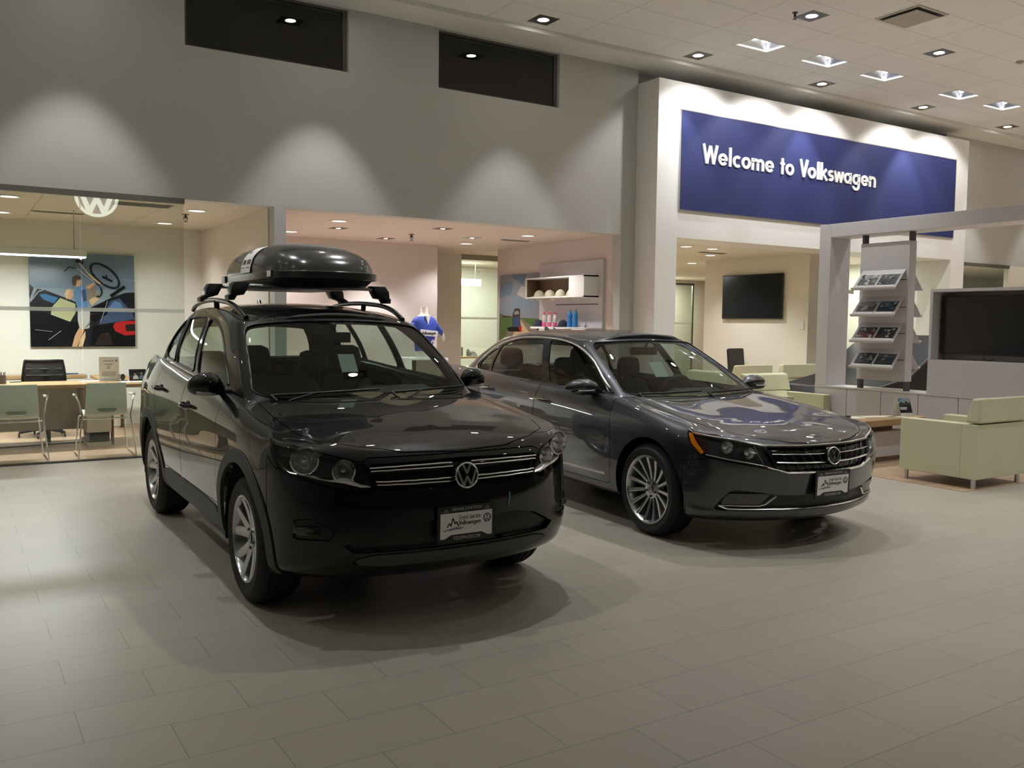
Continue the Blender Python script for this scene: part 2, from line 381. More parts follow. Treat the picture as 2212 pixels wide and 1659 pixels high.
def glass_panel(name, a, c, label, M=None):
    t = thing(name, label, 'glass panel', (a, YW, 0), group='glass front of the left office')
    MB().box(0, -.005, .02, c-a, .005, 2.79).build('pane', offglass, t)
    MB().box(0, -.0062, 1.59, c-a, -.0052, 1.63).build('frosted_strip', frost, t)
    return t
glass_panel('glass_panel', -3, 1.19, 'clear glass office panel left of the seam, reaching the photo\'s left edge')
glass_panel('glass_panel', 1.197, 2.23, 'clear glass office panel nearest the black car, ending at the open doorway')

def downlight_round(x, y, z, on, label, group, r=.075, sq=True, estr=60):
    t = thing('recessed_downlight', label, 'ceiling light', (x, y, z), group=group)
    b = MB(); s = .15
    # square trim plate with a round throat
    n = 24; outer = []
    for k in range(n):
        a = 2*PI*k/n+PI/4; c_, s_ = math.cos(a), math.sin(a); q = s/max(abs(c_), abs(s_)) if sq else s*.62
        outer.append((q*c_, q*s_))
    b.rings([[(p[0], p[1], .0) for p in outer], [(p[0], p[1], -.004) for p in outer], [(r*1.1*math.cos(2*PI*k/n+PI/4), r*1.1*math.sin(2*PI*k/n+PI/4), -.004) for k in range(n)]], False, False)
    b.build('trim_plate', mat('downlight_trim', hexc('6b675e'), .35, .7) if sq else white, t)
    b = MB(); b.lathe([(r*1.1, -.004), (r*.9, .03), (r*.5, .035)], 20, cap=False); b.build('reflector', chrome, t, smooth=1)
    b = MB(); b.cyl((0, 0, -.002), r*.86, .004, 20)
    b.build('lamp', mat('lamp_on_%g' % estr, (1, 1, 1), .5, emit=(1, .96, .88), estr=estr) if on else mat('lamp_off', hexc('9a978f'), .4), t)
    return t
def spot(x, y, z, power, angle, blend=.5, col=(1, .95, .86), tilt=(0, 0), r=.04):
    l = bpy.data.lights.new('downlight_beam', 'SPOT'); l.energy = power; l.spot_size = math.radians(angle); l.spot_blend = blend; l.color = col; l.shadow_soft_size = r
    o = bpy.data.objects.new('downlight_beam', l); COL.objects.link(o); o.location = (x, y, z-.02); o.rotation_euler = (math.radians(tilt[0]), math.radians(tilt[1]), 0)
    return o
def area(x, y, z, sx, sy, power, col=(1, .97, .92), rot=(0, 0, 0), spread=180):
    l = bpy.data.lights.new('luminaire_light', 'AREA'); l.shape = 'RECTANGLE'; l.size = sx; l.size_y = sy; l.energy = power; l.color = col; l.spread = math.radians(spread)
    o = bpy.data.objects.new('luminaire_light', l); COL.objects.link(o); o.location = (x, y, z); o.rotation_euler = rot
    return o
DLG = 'square-trimmed downlights in the high ceiling'
XS = [1.14+2.645*k for k in range(-2, 8)]
proto = None
ordn = ['first', 'second', 'third', 'fourth', 'fifth', 'sixth', 'seventh', 'eighth']
for j, y in enumerate((9.57, 7.6, 5.64, 3.68, 1.72, -.24, -2.2, -4.2)):
    for i, x in enumerate(XS):
        vis1 = (j == 0 and x > 5); vis2 = (j == 1 and x > 9)
        on = POWER[j][i] > 0
        if not on: continue
        if j == 0 and x > 6: lab = 'square downlight beside the white soffit strip, ' + {3: 'in front of the right clerestory window', 4: 'left of the white sign box', 5: 'above the middle of the sign box', 6: 'above the right part of the sign box', 7: 'farthest right near the soffit'}.get(i, 'in its row')
        elif j == 1 and x > 9: lab = 'square downlight beside the sprinkler' if i == 5-2+0 and False else ('square downlight nearest the sprinkler head' if abs(x-9.08) < .2 else 'square downlight on the right, below the ceiling air vent' if abs(x-11.72) < .2 else 'square downlight at the far right edge')
        else: lab = 'lit square downlight outside the view, assumed from the ceiling grid'
        if proto is None: proto = t = downlight_round(x, y, ZC, True, lab, DLG)
        else: t = copy_thing(proto, (x, y, ZC), label=lab)
        spot(x, y, ZC, POWER[j][i], ANG[j], BL[j], COLR[j])
# row of rectangular recessed boxes
SQX = [9.43, 10.73, 12.05, 14.05, 15.33]; sqproto = None
for i, x in enumerate(SQX):
    lab = ['largest and leftmost open rectangular ceiling light', 'second open rectangular ceiling light from the left', 'middle open rectangular ceiling light of the row', 'fourth open rectangular ceiling light, after the wider gap', 'rightmost open rectangular ceiling light'][i]
    if sqproto is None:
        t = thing('recessed_box_light', lab, 'ceiling light', (x, 8.735, ZC), group='rectangular recessed lights in a row before the sign'); sqproto = t
        a, d = .30, .17
        b = MB(); b.box(-a, -d, -.005, a, -d+.012, .0).box(-a, -d+.012, -.005, -a+.012, d, 0); b.build('trim', white, t)
        b = MB(); b.box(-a+.012, d-.022, -.006, a, d, 0).box(a-.022, -d+.012, -.006, a, d-.022, 0); b.build('rim', mat('painted_glow_rim', (1, 1, 1), .4, emit=(1, .98, .95), estr=1.6), t)  # two trim sides given emission in place of light caught on them
        b = MB(); b.add([(-a, -d, 0), (a, -d, 0), (a, d, 0), (-a, d, 0), (-a*.7, -d*.6, .11), (a*.7, -d*.6, .11), (a*.7, d*.6, .11), (-a*.7, d*.6, .11)], [(0, 1, 5, 4), (1, 2, 6, 5), (2, 3, 7, 6), (3, 0, 4, 7), (4, 5, 6, 7)])
        b.build('reflector', mat('hammered_reflector', (.62, .65, .70), .3, 1.0, bump=.2, bscale=60), t)
        b = MB(); b.cyl((a*.25, 0, .05), .035, .05, 16); b.build('lamp', mat('lamp_bulb', (1, 1, 1), .4, emit=(1, .98, .95), estr=18), t)
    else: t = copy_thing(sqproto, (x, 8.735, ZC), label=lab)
    spot(x, 8.735, ZC-.02, SQP, 95, .35, (1, .985, .97), tilt=(34, 0), r=.06)
b = MB(); b.box(-.27, -.30, -.01, .27, -.27, .0).box(-.27, .27, -.01, .27, .30, 0).box(-.30, -.30, -.01, -.27, .30, 0).box(.27, -.30, -.01, .30, .30, 0)
t = thing('air_vent', 'square ceiling air vent with a lowered panel, upper right', 'air vent', (10.09, 6.93, ZC))
b.build('frame', mat('vent_frame', hexc('bdb9b0'), .5), t)
MB().box(-.27, -.27, -.012, .27, .27, -.002).build('duct_shadow_gap', black, t)
MB().box(-.23, -.23, -.03, .23, .23, -.02).build('panel', mat('vent_panel', hexc('aba69d'), .6), t)
def sprinkler(x, y, z, label, s=1.0):
    b = MB(); b.cyl((0, 0, -.006), .035*s, .006, 16); b.cyl((0, 0, -.045*s), .01*s, .045*s, 10); b.tube([(-.015*s, 0, -.02), (-.02*s, 0, -.05*s), (0, 0, -.075*s), (.02*s, 0, -.05*s), (.015*s, 0, -.02)], .004*s, 6); b.cyl((0, 0, -.08*s), .026*s, .004, 12)
    o = b.build('sprinkler_head', darkmetal); o.location = (x, y, z); tag(o, label, 'sprinkler', 'sprinkler heads')
sprinkler(8.81, 7.63, ZC, 'dark sprinkler head beside a square downlight in the high ceiling')
sprinkler(2.574, 11.88, ZH, 'dark sprinkler head by the doorway of the left office', 1.2)
sprinkler(5.96, 12.36, ZH, 'dark sprinkler head in the display niche ceiling', 1.2)
b = MB(); b.lathe([(.001, -.035), (.04, -.03), (.055, -.01), (.055, 0)], 24, cap=False); o = b.build('smoke_detector', mat('detector', hexc('a7a299'), .6), smooth=1); o.location = (13.02, 7.19, ZC); tag(o, 'low round ceiling disc right of the rectangular lights', 'smoke detector')

# low ceilings: small flush lights
def flush(x, y, z, label, group, on=True, w=.19, col=(1, .95, .85), e=14):
    t = thing('flush_downlight', label, 'ceiling light', (x, y, z), group=group)
    b = MB(); b.lathe([(w/2, 0), (w/2, -.008), (w*.38, -.008), (w*.34, 0)], 24, cap=False); b.build('trim_ring', white, t, smooth=1)
    b = MB(); b.cyl((0, 0, -.005), w*.36, .004, 20); b.build('lamp', mat('flush_lamp_%g' % e, (1, 1, 1), .5, emit=col, estr=e), t)
    return t
for (x, y, l) in ((.6, 11.35, 'front light of the office ceiling, cut by the left photo edge'), (.6, 13.1, 'rear light of the office ceiling at the left photo edge'), (2.6, 11.39, 'office ceiling light in the doorway gap'), (2.57, 13.15, 'rear right light of the office ceiling')):
    flush(x, y, ZH, 'round '+l, 'small round lights in the office ceiling', w=.26, e=1.6); spot(x, y, ZH, OFFP, 130, .8, (.99, .985, 1), r=.1)
for (x, y, l, k) in ((4.41, 11.34, 'in the front left of the niche ceiling, wide and pale', 0), (4.75, 12.24, 'at the niche pillar side, with a square trim', 1), (5.96, 11.35, 'in the middle of the niche ceiling front', 1), (5.93, 13.24, 'near the rear middle of the niche ceiling', 1), (6.97, 12.29, 'right of the niche sprinkler', 1), (7.38, 13.21, 'farthest back in the niche ceiling', 0), (4.35, 13.14, 'behind the pillar in the niche ceiling', 0), (7.45, 11.42, 'in the niche ceiling above the road picture', 0)):
    if k: t = downlight_round(0, 0, 0, True, 'small square downlight '+l, 'small lights in the niche ceiling', r=.05, estr=25); t.location = (x, y, ZH); t.scale = (.75, .75, 1)
    else: flush(x, y, ZH, 'small round light '+l, 'small lights in the niche ceiling', w=.25, e=2.2)
    spot(x, y, ZH, NICHP if k else NICHP*.6, 95 if k else 130, .6, (.99, .985, 1), r=.05)
for (x, y, l) in ((10.53, 11.27, 'left light of the entry ceiling behind the sign'), (11.19, 11.33, 'second light of the entry ceiling'), (13.44, 14.2, 'far bright light of the entry ceiling'), (12.2, 12.4, 'light above the wall television')):
    flush(x, y, ZH, 'round '+l, 'small round lights in the entry ceiling', w=.24, e=5); spot(x, y, ZH, ENTP, 130, .7, (.98, .985, 1), r=.08)
def slotvent(x, y, z, w, d, label, m=None):
    t = thing('slot_vent', label, 'air vent', (x, y, z)); b = MB(); b.box(-w/2, -d/2, -.008, w/2, d/2, 0); b.build('frame', m or mat('vent_grey', hexc('9b978c'), .6), t)
    b = MB()
    for k in range(5): b.box(-w/2+.02, -d/2+.02+k*(d-.04)/5, -.011, w/2-.02, -d/2+.02+(k+.55)*(d-.04)/5, -.008)
    b.build('blades', mat('vent_blades', hexc('6e6b63'), .6), t)
slotvent(1.95, 11.2, ZH, .62, .3, 'grey return grille in the office ceiling beside the emblem reflection')
slotvent(1.2, 12.68, ZH, .6, .1, 'thin dark slot vent in the office ceiling')
slotvent(7.71, 12.2, ZH, .5, .12, 'thin slot vent in the niche ceiling above the display wall')
slotvent(11.8, 11.95, ZH, .6, .14, 'slot vent in the entry ceiling left of the television')

# lit round emblem sign on the wall behind the camera, mirrored in the office glass
t = thing('emblem_sign', 'lit round white emblem sign seen as a reflection in the office glass', 'sign', (3.36, -5.0, 4.69))
M = frameM((0, 0, 0), (-1, 0, 0), (0, 0, 1))
b = MB(); emblem(b, M, .53, .05, 0, ringw=.12, sw=.22); b.build('glowing_emblem', mat('sign_glow', (1, 1, 1), .5, emit=(.9, 1, .9), estr=EMB), t)
b = MB(); b.cyl((0, -.06, 0), .5, .05, 40, 'y'); b.build('backing_disc', mat('sign_backing', hexc('6d6b78'), .5, emit=(.5, .48, .6), estr=.9), t)
b = MB(); b.cyl((0, -2.0, 0), .03, 1.95, 12, 'y'); b.build('wall_arm', darkmetal, t)

# ---------------- display niche
sbox('wall_niche_back', wallpink, 3.39, YB, 0, 7.2, YB+.1, ZH)
sbox('wall_niche_right', wallpink, 8.42, YW+.2, 0, 8.69, YB, ZH)
sbox('wall_niche_left', wallpink, 3.39, YW+.2, 0, 3.40, YB, ZH)
sbox('ceiling_niche', ceil_pink, 3.39, YW+.2, ZH, 8.69, 15.6, ZH+.06)
sbox('wall_corridor', wallbeige, 3.4, 15.3, 0, 8.45, 15.4, ZH)
sbox('trim_4', mat('door_track2', hexc('8f8b80'), .5), 8.45, 15.28, ZH-.1, 11, 15.36, ZH)
sbox('wall_far_office', mat('bright_office', hexc('d9ddd0'), .6), 7, 18.6, 0, 14, 18.7, ZH+.2)
sbox('ceiling_far_office', mat('far_ceiling', hexc('d5d8ca'), .7), 7.5, 15.3, ZH+.1, 14, 18.6, ZH+.16)
t = thing('glass_panel', 'glass front of the bright far office beyond the niche', 'glass panel', (8.45, 15.32, 0)); MB().box(0, -.004, 0, 1.4, .004, ZH-.1).build('pane', offglass, t); MB().box(0, -.006, 1.59, 1.4, -.005, 1.63).build('frosted_strip', frost, t)
area(9.9, 17.1, 2.84, 1.6, 1.0, FAROFF, (1, 1, .94))
def pendant(x0, x1, y, z, label, h=.085, d=.16, e=9, brk=None):
    t = thing('linear_pendant', label, 'pendant light', ((x0+x1)/2, y, z)); w = (x1-x0)/2
    MB().box(-w, -d/2, 0, w, d/2, h).build('housing', white, t, bevel=.006)
    MB().box(-w+.01, -d/2+.01, -.012, w-.01, d/2-.01, 0).build('diffuser', mat('pendant_diffuser_%g' % e, (1, 1, 1), .5, emit=(.97, .96, 1), estr=e), t)
    for s in (-1, 1): MB().cyl((s*w*.8, 0, h), .006, ZH-z-h, 8).build('suspension_rod', satin, t)
    return t
pendant(.15, 1.47, 12.3, 2.275, 'long white linear pendant above the left office desk', e=9)
area(.81, 12.3, 2.25, 1.3, .14, PENDP, (1, .99, 1))
pendant(9.0, 10.13, 17.5, 2.36, 'white linear pendant in the bright office behind the niche', e=4, h=.13)

# picture on the office back wall
AM = [mat('art_%d' % i, hexc(c), .22, spec=.5) for i, c in enumerate(['6f8193', '82909c', '1d1f22', '2b2320', '5c7fa6', 'b5b3ae', 'c39a74', 'a8ab84', 'b3282a', '84796a', '3d6c9c', '40506e', '8a8f96', '101114', 'c9b08a', '4a3a2e'])]
def canvas(name, label, o, U, V, W, H, depth, shapes, base):
    t = thing(name, label, 'picture', o)
    M = frameM((0, 0, 0), U, V)
    b = MB(); b.prism([(0, 0), (W, 0), (W, H), (0, H)], -depth, -.001, 'z', T=M); b.build('canvas_frame', mat('canvas_side', hexc('5b6672'), .6), t)
    b = MB(); flat_art(b, M, W, H, shapes, AM); b.build('printed_image', AM, t)
    return t
S = [(0, [(0, 0), (1, 0), (1, 1), (0, 1)]), (1, [(0, .3), (1, .3), (1, .62), (0, .62)]),
     (3, [(0, .66), (.04, .62), (0, .5)]), (2, [(0, 0), (0, .46), (.07, .61), (.14, .6), (.5, .45), (.5, .3), (.44, 0)]),
     (12, [(0, .48), (.08, .59), (.13, .605), (.13, .595), (.085, .578), (.01, .47)]),
     (2, [(.02, .44), (.09, .57), (.2, .55), (.36, .48), (.4, .42), (.36, .33), (.1, .42)]), (10, [(.09, .55), (.14, .56), (.26, .52), (.22, .46), (.12, .5)]),
     (7, [(.2, .42), (.28, .52), (.42, .46), (.42, .36), (.36, .25), (.19, .34)]),
     (13, [(0, 0), (0, .42), (.36, .27), (.46, .26), (.5, 0)]),
     (2, [(.5, 0), (.44, .2), (.48, .38), (.56, .42), (.78, .54), (.9, .59), (1, .6), (1, 0)]), (11, [(.7, .38), (.76, .5), (.85, .53), (.97, .38), (1, .3), (.64, .24), (.66, .3)]),
     (4, [(.72, .4), (.8, .5), (.86, .48), (.9, .38)]), (13, [(.57, .41), (.7, .48), (.72, .5), (.73, .36), (.6, .26), (.56, .3)]),
     (13, [(.55, 0), (.58, .22), (.78, .25), (1, .27), (1, 0)]), (3, [(.6, .02), (.66, .14), (.74, .16), (.78, .02)]),
     (8, [(.78, .22), (.8, .26), (.88, .28), (1, .285), (1, .13), (.9, .12), (.8, .17)]), (3, [(.9, .24), (1, .25), (1, .17), (.91, .17)]),
     (6, [(.34, .56), (.36, .6), (.4, .61), (.41, .55), (.37, .5), (.34, .52)]), (14, [(.32, .56), (.34, .61), (.38, .62), (.37, .59), (.34, .5)]),
     (4, [(.4, .58), (.45, .66), (.53, .65), (.55, .5), (.52, .4), (.44, .4), (.42, .5)]), (11, [(.47, .6), (.52, .62), (.53, .5), (.5, .48)]),
     (9, [(.53, .5), (.54, .66), (.6, .65), (.66, .54), (.58, .47)]), (14, [(.55, .5), (.6, .54), (.65, .52), (.58, .44)]),
     (5, [(.44, .4), (.56, .4), (.55, .2), (.46, .18), (.44, .28)]), (6, [(.38, 0), (.41, .12), (.45, .2), (.5, .18), (.46, .08), (.43, 0)]), (14, [(.44, 0), (.46, .08), (.51, .17), (.51, .1), (.48, 0)]),
     (6, [(.42, .7), (.43, .64), (.47, .65), (.48, .72)]), (15, [(.39, .7), (.4, .75), (.44, .77), (.48, .75), (.48, .72), (.44, .72), (.43, .66), (.4, .65)]),
     (6, [(.52, .64), (.6, .7), (.61, .67), (.55, .62)])]
for q in ringpoly(.71, .77, .17, .085, .022, -42, 26): S.append((2, q))
for q in ringpoly(.625, .615, .045, .075, .012, 20, 14, -120, 60): S.append((13, q))
S += [(13, _line((.32, .8), (.37, .85), .012)), (13, _line((.37, .85), (.43, .84), .01)), (13, _line((.43, .92), (.5, .9), .03)), (5, _line((.46, .9), (.6, .72), .012)), (5, _line((.44, .84), (.6, .7), .008)),
      (14, _line((.55, .78), (.66, .68), .018)), (13, _line((.68, .76), (.78, .71), .02)), (13, _line((.72, .73), (.72, .78), .012)), (13, _line((.76, .55), (.9, .66), .03)), (12, _line((.16, .07), (.28, .17), .006)), (12, _line((.04, .18), (.2, .16), .005)), (12, _line((.73, .5), (.66, .27), .007)), (12, _line((.5, .2), (.55, .26), .006))]
canvas('wall_picture', 'large square photo canvas of someone lifting a bicycle beside a car', (.945, YB-.045, 1.12), (1, 0, 0), (0, 0, 1), 1.335, 1.30, .045, S, 0)
# road picture on niche wall (faces -x): U runs towards the camera
S = [(12, [(0, 0), (1, 0), (1, 1), (0, 1)]), (0, [(0, .66), (.3, .7), (.35, .9), (.1, .88), (0, .8)]), (1, [(.3, .5), (.7, .45), (.95, .6), (.8, .85), (.45, .8)]), (5, [(.45, .7), (.7, .62), (.9, .68), (.8, .8), (.55, .82)]), (0, [(.25, 1), (.6, .84), (.7, 1)]),
     (7, [(0, .42), (.2, .37), (.5, .36), (1, .34), (1, 0), (0, 0)]), (15, [(0, .44), (.1, .39), (.3, .38), (.35, .36), (.1, .36)]), (9, [(.06, 0), (.34, .26), (.5, .34), (.6, .34), (1, .16), (1, 0)]),
     (14, [(.3, 0), (.5, .3), (.56, .32), (.95, 0)]), (2, [(.2, .2), (.35, .23), (.58, .22), (.58, .15), (.25, .15)]),
     (15, [(.34, .22), (.35, .4), (.4, .49), (.5, .5), (.54, .47), (.54, .35), (.57, .22)]), (11, [(.36, .22), (.36, .37), (.52, .37), (.56, .22)]), (12, [(.39, .4), (.41, .455), (.5, .46), (.52, .41)]), (8, [(.5, .22), (.58, .24), (.59, .15), (.54, .15)])]
grass = mat('art_16', hexc('56703a'), .3); AM.append(grass)
S[5] = (16, S[5][1])
canvas('wall_picture', 'tall canvas of an old car on a country road, on the niche side wall', (8.38, 13.75, 1.2), (0, -1, 0), (0, 0, 1), 1.27, 1.17, .04, S, 0)
S = [(12, [(0, 0), (1, 0), (1, 1), (0, 1)]), (0, [(0, .6), (1, .6), (1, 1), (0, 1)]), (4, [(0, 0), (1, 0), (1, .35), (0, .35)]), (2, [(0, .42), (.9, .45), (.8, .5), (.1, .48)])]
canvas('wall_picture', 'small blue and grey picture in the bright office behind the niche', (9.0, 18.55, 1.4), (1, 0, 0), (0, 0, 1), 1.15, .8, .03, S, 0)

# ---------------- retail display on the niche side wall (faces -x)
t = thing('retail_display_unit', 'tall pale display unit with cubby and slots on the niche side wall', 'display unit', (8.42, 11.6, 0))
MB().box(-.05, -.85, .1, 0, .86, 2.5).build('back_panel', kiosk, t)
b = MB()
for z, ya, yb in ((1.828, -.75, .38), (2.262, -.75, -.5)): b.box(-.054, ya, z-.006, -.05, yb, z+.006)
b.build('slot', black, t)
b = MB(); x0 = -.33; ya, yb, za, zb = -.75, .86, 1.93, 2.26; w = .02
b.box(x0, ya, za, -.05, yb, za+w).box(x0, ya, zb-w, -.05, yb, zb).box(x0, yb-w, za, -.05, yb, zb).box(x0, ya, za, -.05, ya+w, zb)
b.build('cubby', wallwhite, t)
MB().box(-.07, -.36, za+w, -.055, yb-w, zb-w).build('cubby_lining', oakdark, t); MB().box(x0+.02, yb-w-.006, za+w, -.07, yb-w, zb-w).build('cubby_side_lining', oakdark, t); MB().box(x0+.002, ya+w, za+w, -.055, -.36, zb-w).build('closed_cupboard', wallwhite, t)
b = MB(); b.box(-.34, -.85, 1.44, -.05, .68, 1.47); b.build('shelf', wallwhite, t)
def cap(x, y, z, m, label, group, rz):
    t = thing('baseball_cap', label, 'cap', (x, y, z), rz, group)
    b = MB(); b.ell((0, 0, 0), .085, .1, .115, 18, 8, 0.0, 1); b.build('crown', m, t, smooth=60)
    b = MB(); n = 10; up = []; lo = []
    for k in range(n+1):
        a = -PI/2+PI*k/n; x1, y1 = .075*math.cos(a)*1.0, .085*math.sin(a); x2 = .075+.085*math.cos(a); y2 = .088*math.sin(a); zz = .022-.5*y2*y2/.085*1.3
        up.append((x1, y1, .02)); lo.append((x2, y2, zz-.012))
    b.rings([up, lo, [(p[0], p[1], p[2]-.006) for p in lo], [(p[0], p[1], p[2]-.006) for p in up]], False, False, closed=False); b.build('brim', m, t, smooth=60)
khaki = mat('khaki_cloth', hexc('c4bfa4'), .85, bump=.1, bscale=400); navy = mat('navy_cloth', hexc('23273a'), .85)
for k in range(4): cap(8.22, 12.24-.30*k, 1.951, khaki, ['khaki cap leftmost in the cubby', 'pale khaki cap second in the cubby, brightest', 'khaki cap third from the left in the cubby', 'khaki cap half hidden at the cubby right end'][k], 'khaki caps in the cubby', PI*.62)
cap(8.2, 11.53, 1.471, navy, 'dark navy cap beside the blue bottles', 'navy caps on the shelf', PI*.7)
cap(8.2, 12.22, 1.471, navy, 'dark navy cap left of the pink bottles, partly hidden', 'navy caps on the shelf', PI*.1)
clearp = mat('clear_bottle', hexc('d9c9c6'), .15); pink = mat('pink_plastic', hexc('d9587f'), .35); blue = mat('blue_bottle_plastic', hexc('2f7fc4'), .3)
for k in range(3):
    t = thing('water_bottle', 'clear bottle with pink lid and base, %s of three' % ['leftmost', 'middle', 'rightmost'][k], 'bottle', (8.2, 12.06-.155*k, 1.471), group='pink lidded water bottles')
    MB().lathe([(.032, .07), (.034, .12), (.034, .16), (.018, .19), (.016, .2)], 18).build('body', clearp, t, smooth=40)
    MB().lathe([(.033, 0), (.034, .005), (.034, .07)], 18).build('base', pink, t, smooth=40)
    MB().lathe([(.019, .2), (.019, .235), (.012, .24)], 16).build('lid', pink, t, smooth=40)
for k in range(2):
    t = thing('sport_bottle', 'tall blue sport bottle, %s one' % ['left', 'right'][k], 'bottle', (8.2, 11.35-.145*k, 1.471), group='blue sport bottles')
    MB().lathe([(.036, 0), (.042, .01), (.04, .1), (.033, .12), (.04, .14), (.04, .2), (.024, .225)], 20).build('body', blue, t, smooth=40)
    MB().lathe([(.024, .225), (.026, .24), (.014, .265), (.012, .275)], 16).build('cap', mat('light_cap', hexc('5f7fa0'), .4), t, smooth=40)

# ---------------- mannequin and stand
t = thing('torso_mannequin', 'white headless torso wearing a blue and white cycling jersey', 'mannequin', (6.45, 12.9, .98), .1)
def torso(grow, z0, z1, zs=None):
    prof = [(-.02, .155, .105), (.08, .15, .1), (.2, .165, .11), (.34, .195, .125), (.46, .215, .125), (.54, .225, .11), (.6, .19, .09), (.635, .12, .075), (.655, .075, .07), (.70, .06, .062), (.78, .058, .06)]
    r = []
    for z, a, c in prof:
        if z < z0-1e-6 or z > z1+1e-6: continue
        r.append([((a+grow)*math.cos(2*PI*k/28), (c+grow)*math.sin(2*PI*k/28)*(1 if math.sin(2*PI*k/28) < 0 else .9), z) for k in range(28)])
    return r
mw = mat('mannequin_white', hexc('d9d0c6'), .5)
b = MB(); b.rings(torso(0, -.02, .78)); b.build('body', mw, t, smooth=60)
jb = mat('jersey_blue', hexc('26409c'), .6); jn = mat('jersey_navy', hexc('2a2f66'), .6); jw = mat('jersey_white', hexc('cfcdd2'), .6)
b = MB(); b.rings(torso(.008, .08, .636), False, False)
for s in (-1, 1):
    b.rings([[(s*(.17+q*.16)+.0, (.062-.012*q)*math.cos(2*PI*k/16), .53-q*.15+(.07-.015*q)*math.sin(2*PI*k/16)) for k in range(16)] for q in (0, .35, .7, 1.0)])
b.build('jersey', jb, t, smooth=60)
b = MB()
for s in (-1, 1): b.rings([[(s*(.325+q*.05), .042*math.cos(2*PI*k/16), .383-q*.1+.045*math.sin(2*PI*k/16)) for k in range(16)] for q in (0, 1)])
b.build('upper_arm', mw, t, smooth=60)
M = frameM((0, -.137, .0), (1, 0, 0), (0, 0, 1))
b = MB(); b.prism([(-.15, .33), (.16, .31), (.165, .40), (-.15, .43)], -.01, .008, 'z', T=M); b.build('chest_band', jw, t)
b = MB(); put_strokes(b, 'Volkswagen', M, -.125, .345, .26, .052, .003, .009); b.build('chest_lettering', mat('ink_black', (.02, .02, .02), .6), t)
b = MB(); b.prism([(-.04, .64), (0, .5), (.04, .64)], -.03, .03, 'z', T=frameM((0, -.095, 0), (1, 0, 0), (0, 0, 1))); b.build('collar_opening', jw, t)
M2 = frameM((.1, -.118, .2), (1, .25, 0), (0, 0, 1)); b = MB(); emblem(b, M2, .06, .004, 0); b.build('jersey_emblem', jw, t)
b = MB(); b.cyl((0, -.117, .2), .001, .001, 3); 
t = thing('display_plinth', 'white open display box carrying the torso mannequin', 'display stand', (6.38, 12.85, 0))
b = MB(); x, y = .33, .28
b.box(-x, -y, .93, x, y, .96).box(-x, -y, 0, -x+.03, y, .93).box(x-.03, -y, 0, x, y, .93).box(-x+.03, y-.02, 0, x-.03, y, .93).box(-x+.03, -y, .05, x-.03, y-.02, .08)
b.build('carcass', wallwhite, t); MB().box(-x+.035, y-.05, .1, .02, y-.022, .9).build('wood_lining', oakdark, t)
b = MB(); b.lathe([(.04, 0), (.042, .01), (.042, .22), (.035, .25), (.03, .26)], 20); o = b.build('travel_mug', mat('mug_blue', hexc('3d4a6e'), .4), smooth=40); o.location = (6.3, 12.68, .08); tag(o, 'dark blue travel mug inside the white display box', 'mug')

# ---------------- sign box (portal)
YS = 9.944
b = MB(); b.box(8.69, YS, 0, 9.10, YW+.2, 5.055).box(15.98, YS, 0, 16.41, YW+.2, 5.055).box(9.10, YS, 2.81, 15.98, YW+.2, 5.055)
struct(b.build('wall_sign_portal', wallwhite))
sbox('wall_back_upper', wallw, 8.69, YW+.21, 2.85, 16.41, YW+.3, ZC)
t = thing('welcome_sign', 'wide dark blue panel reading Welcome to Volkswagen on the white portal', 'sign', (9.12, YS, 3.22))
W, H = 6.86, 1.43
MB().box(0, -.02, 0, W, 0, H).build('blue_panel', mat('sign_blue', hexc('2e3565'), .55, spec=.3), t)
b = MB(); e = .012
b.box(-e, -.024, -e, W+e, 0, 0).box(-e, -.024, H, W+e, 0, H+e).box(-e, -.024, 0, 0, 0, H).box(W, -.024, 0, W+e, 0, H); b.build('edge_strip', satin, t)
M = frameM((0, -.021, 0), (1, 0, 0), (0, 0, 1))
b = MB(); put_strokes(b, 'Welcome to Volkswagen', M, .415, .712, 4.11, .285, .02, 0, w=.155, track=.02)
b.build('lettering', mat('letter_white', hexc('f2f2f0'), .5), t)

# ---------------- entry area behind the portal
sbox('ceiling_entry', ceil_cream, 8.69, YW+.2, ZH, 24, 20, ZH+.06)
sbox('wall_entry_side', wallcream, 13.25, 10.95, 0, 14.1, 13.6, ZH)
sbox('wall_entry_back', mat('entry_back_wall', hexc('cfcab6'), .65), 14, 19.7, 0, 24, 19.8, ZH)
sbox('wall_entry_left', wallcream, 8.69, YW+.2, 0, 8.70, 13.9, ZH)
t = thing('glass_door', 'frameless glass office door far behind the television wall', 'door', (17.0, 18.4, 0))
MB().box(-1.6, -.006, 0, .45, .006, 2.62).build('pane', offglass, t); b = MB(); b.box(-1.6, -.02, 2.62, .5, .02, 2.68).box(.45, -.02, 0, .5, .02, 2.68); b.build('frame', metalgrey, t)
MB().box(-1.6, -.01, 1.55, .45, -.007, 1.6).build('frosted_strip', frost, t); b = MB(); b.box(.2, -.03, .95, .42, -.01, 1.03); b.build('handle', satin, t)
area(16.8, 19.0, 2.8, 1.5, .8, ENTFAR, (1, 1, .95))
t = thing('television', 'black wall television in the entry area beside a switch', 'television', (13.25, 12.265, 2.09))
MB().box(-.075, -.76, -.43, -.03, .76, .43).build('housing', black, t, bevel=.006); MB().box(-.078, -.745, -.41, -.075, .745, .415).build('screen', mat('screen_glass', hexc('1c2021'), .14, spec=.5), t)
MB().box(-.03, -.3, -.2, 0, .3, .2).build('wall_bracket', darkmetal, t)
b = MB(); b.box(-.012, -.04, -.09, 0, .04, .09); o = b.build('wall_switch', white, bevel=.01); o.location = (13.25, 11.07, 1.555); tag(o, 'small white wall switch right of the television', 'switch')
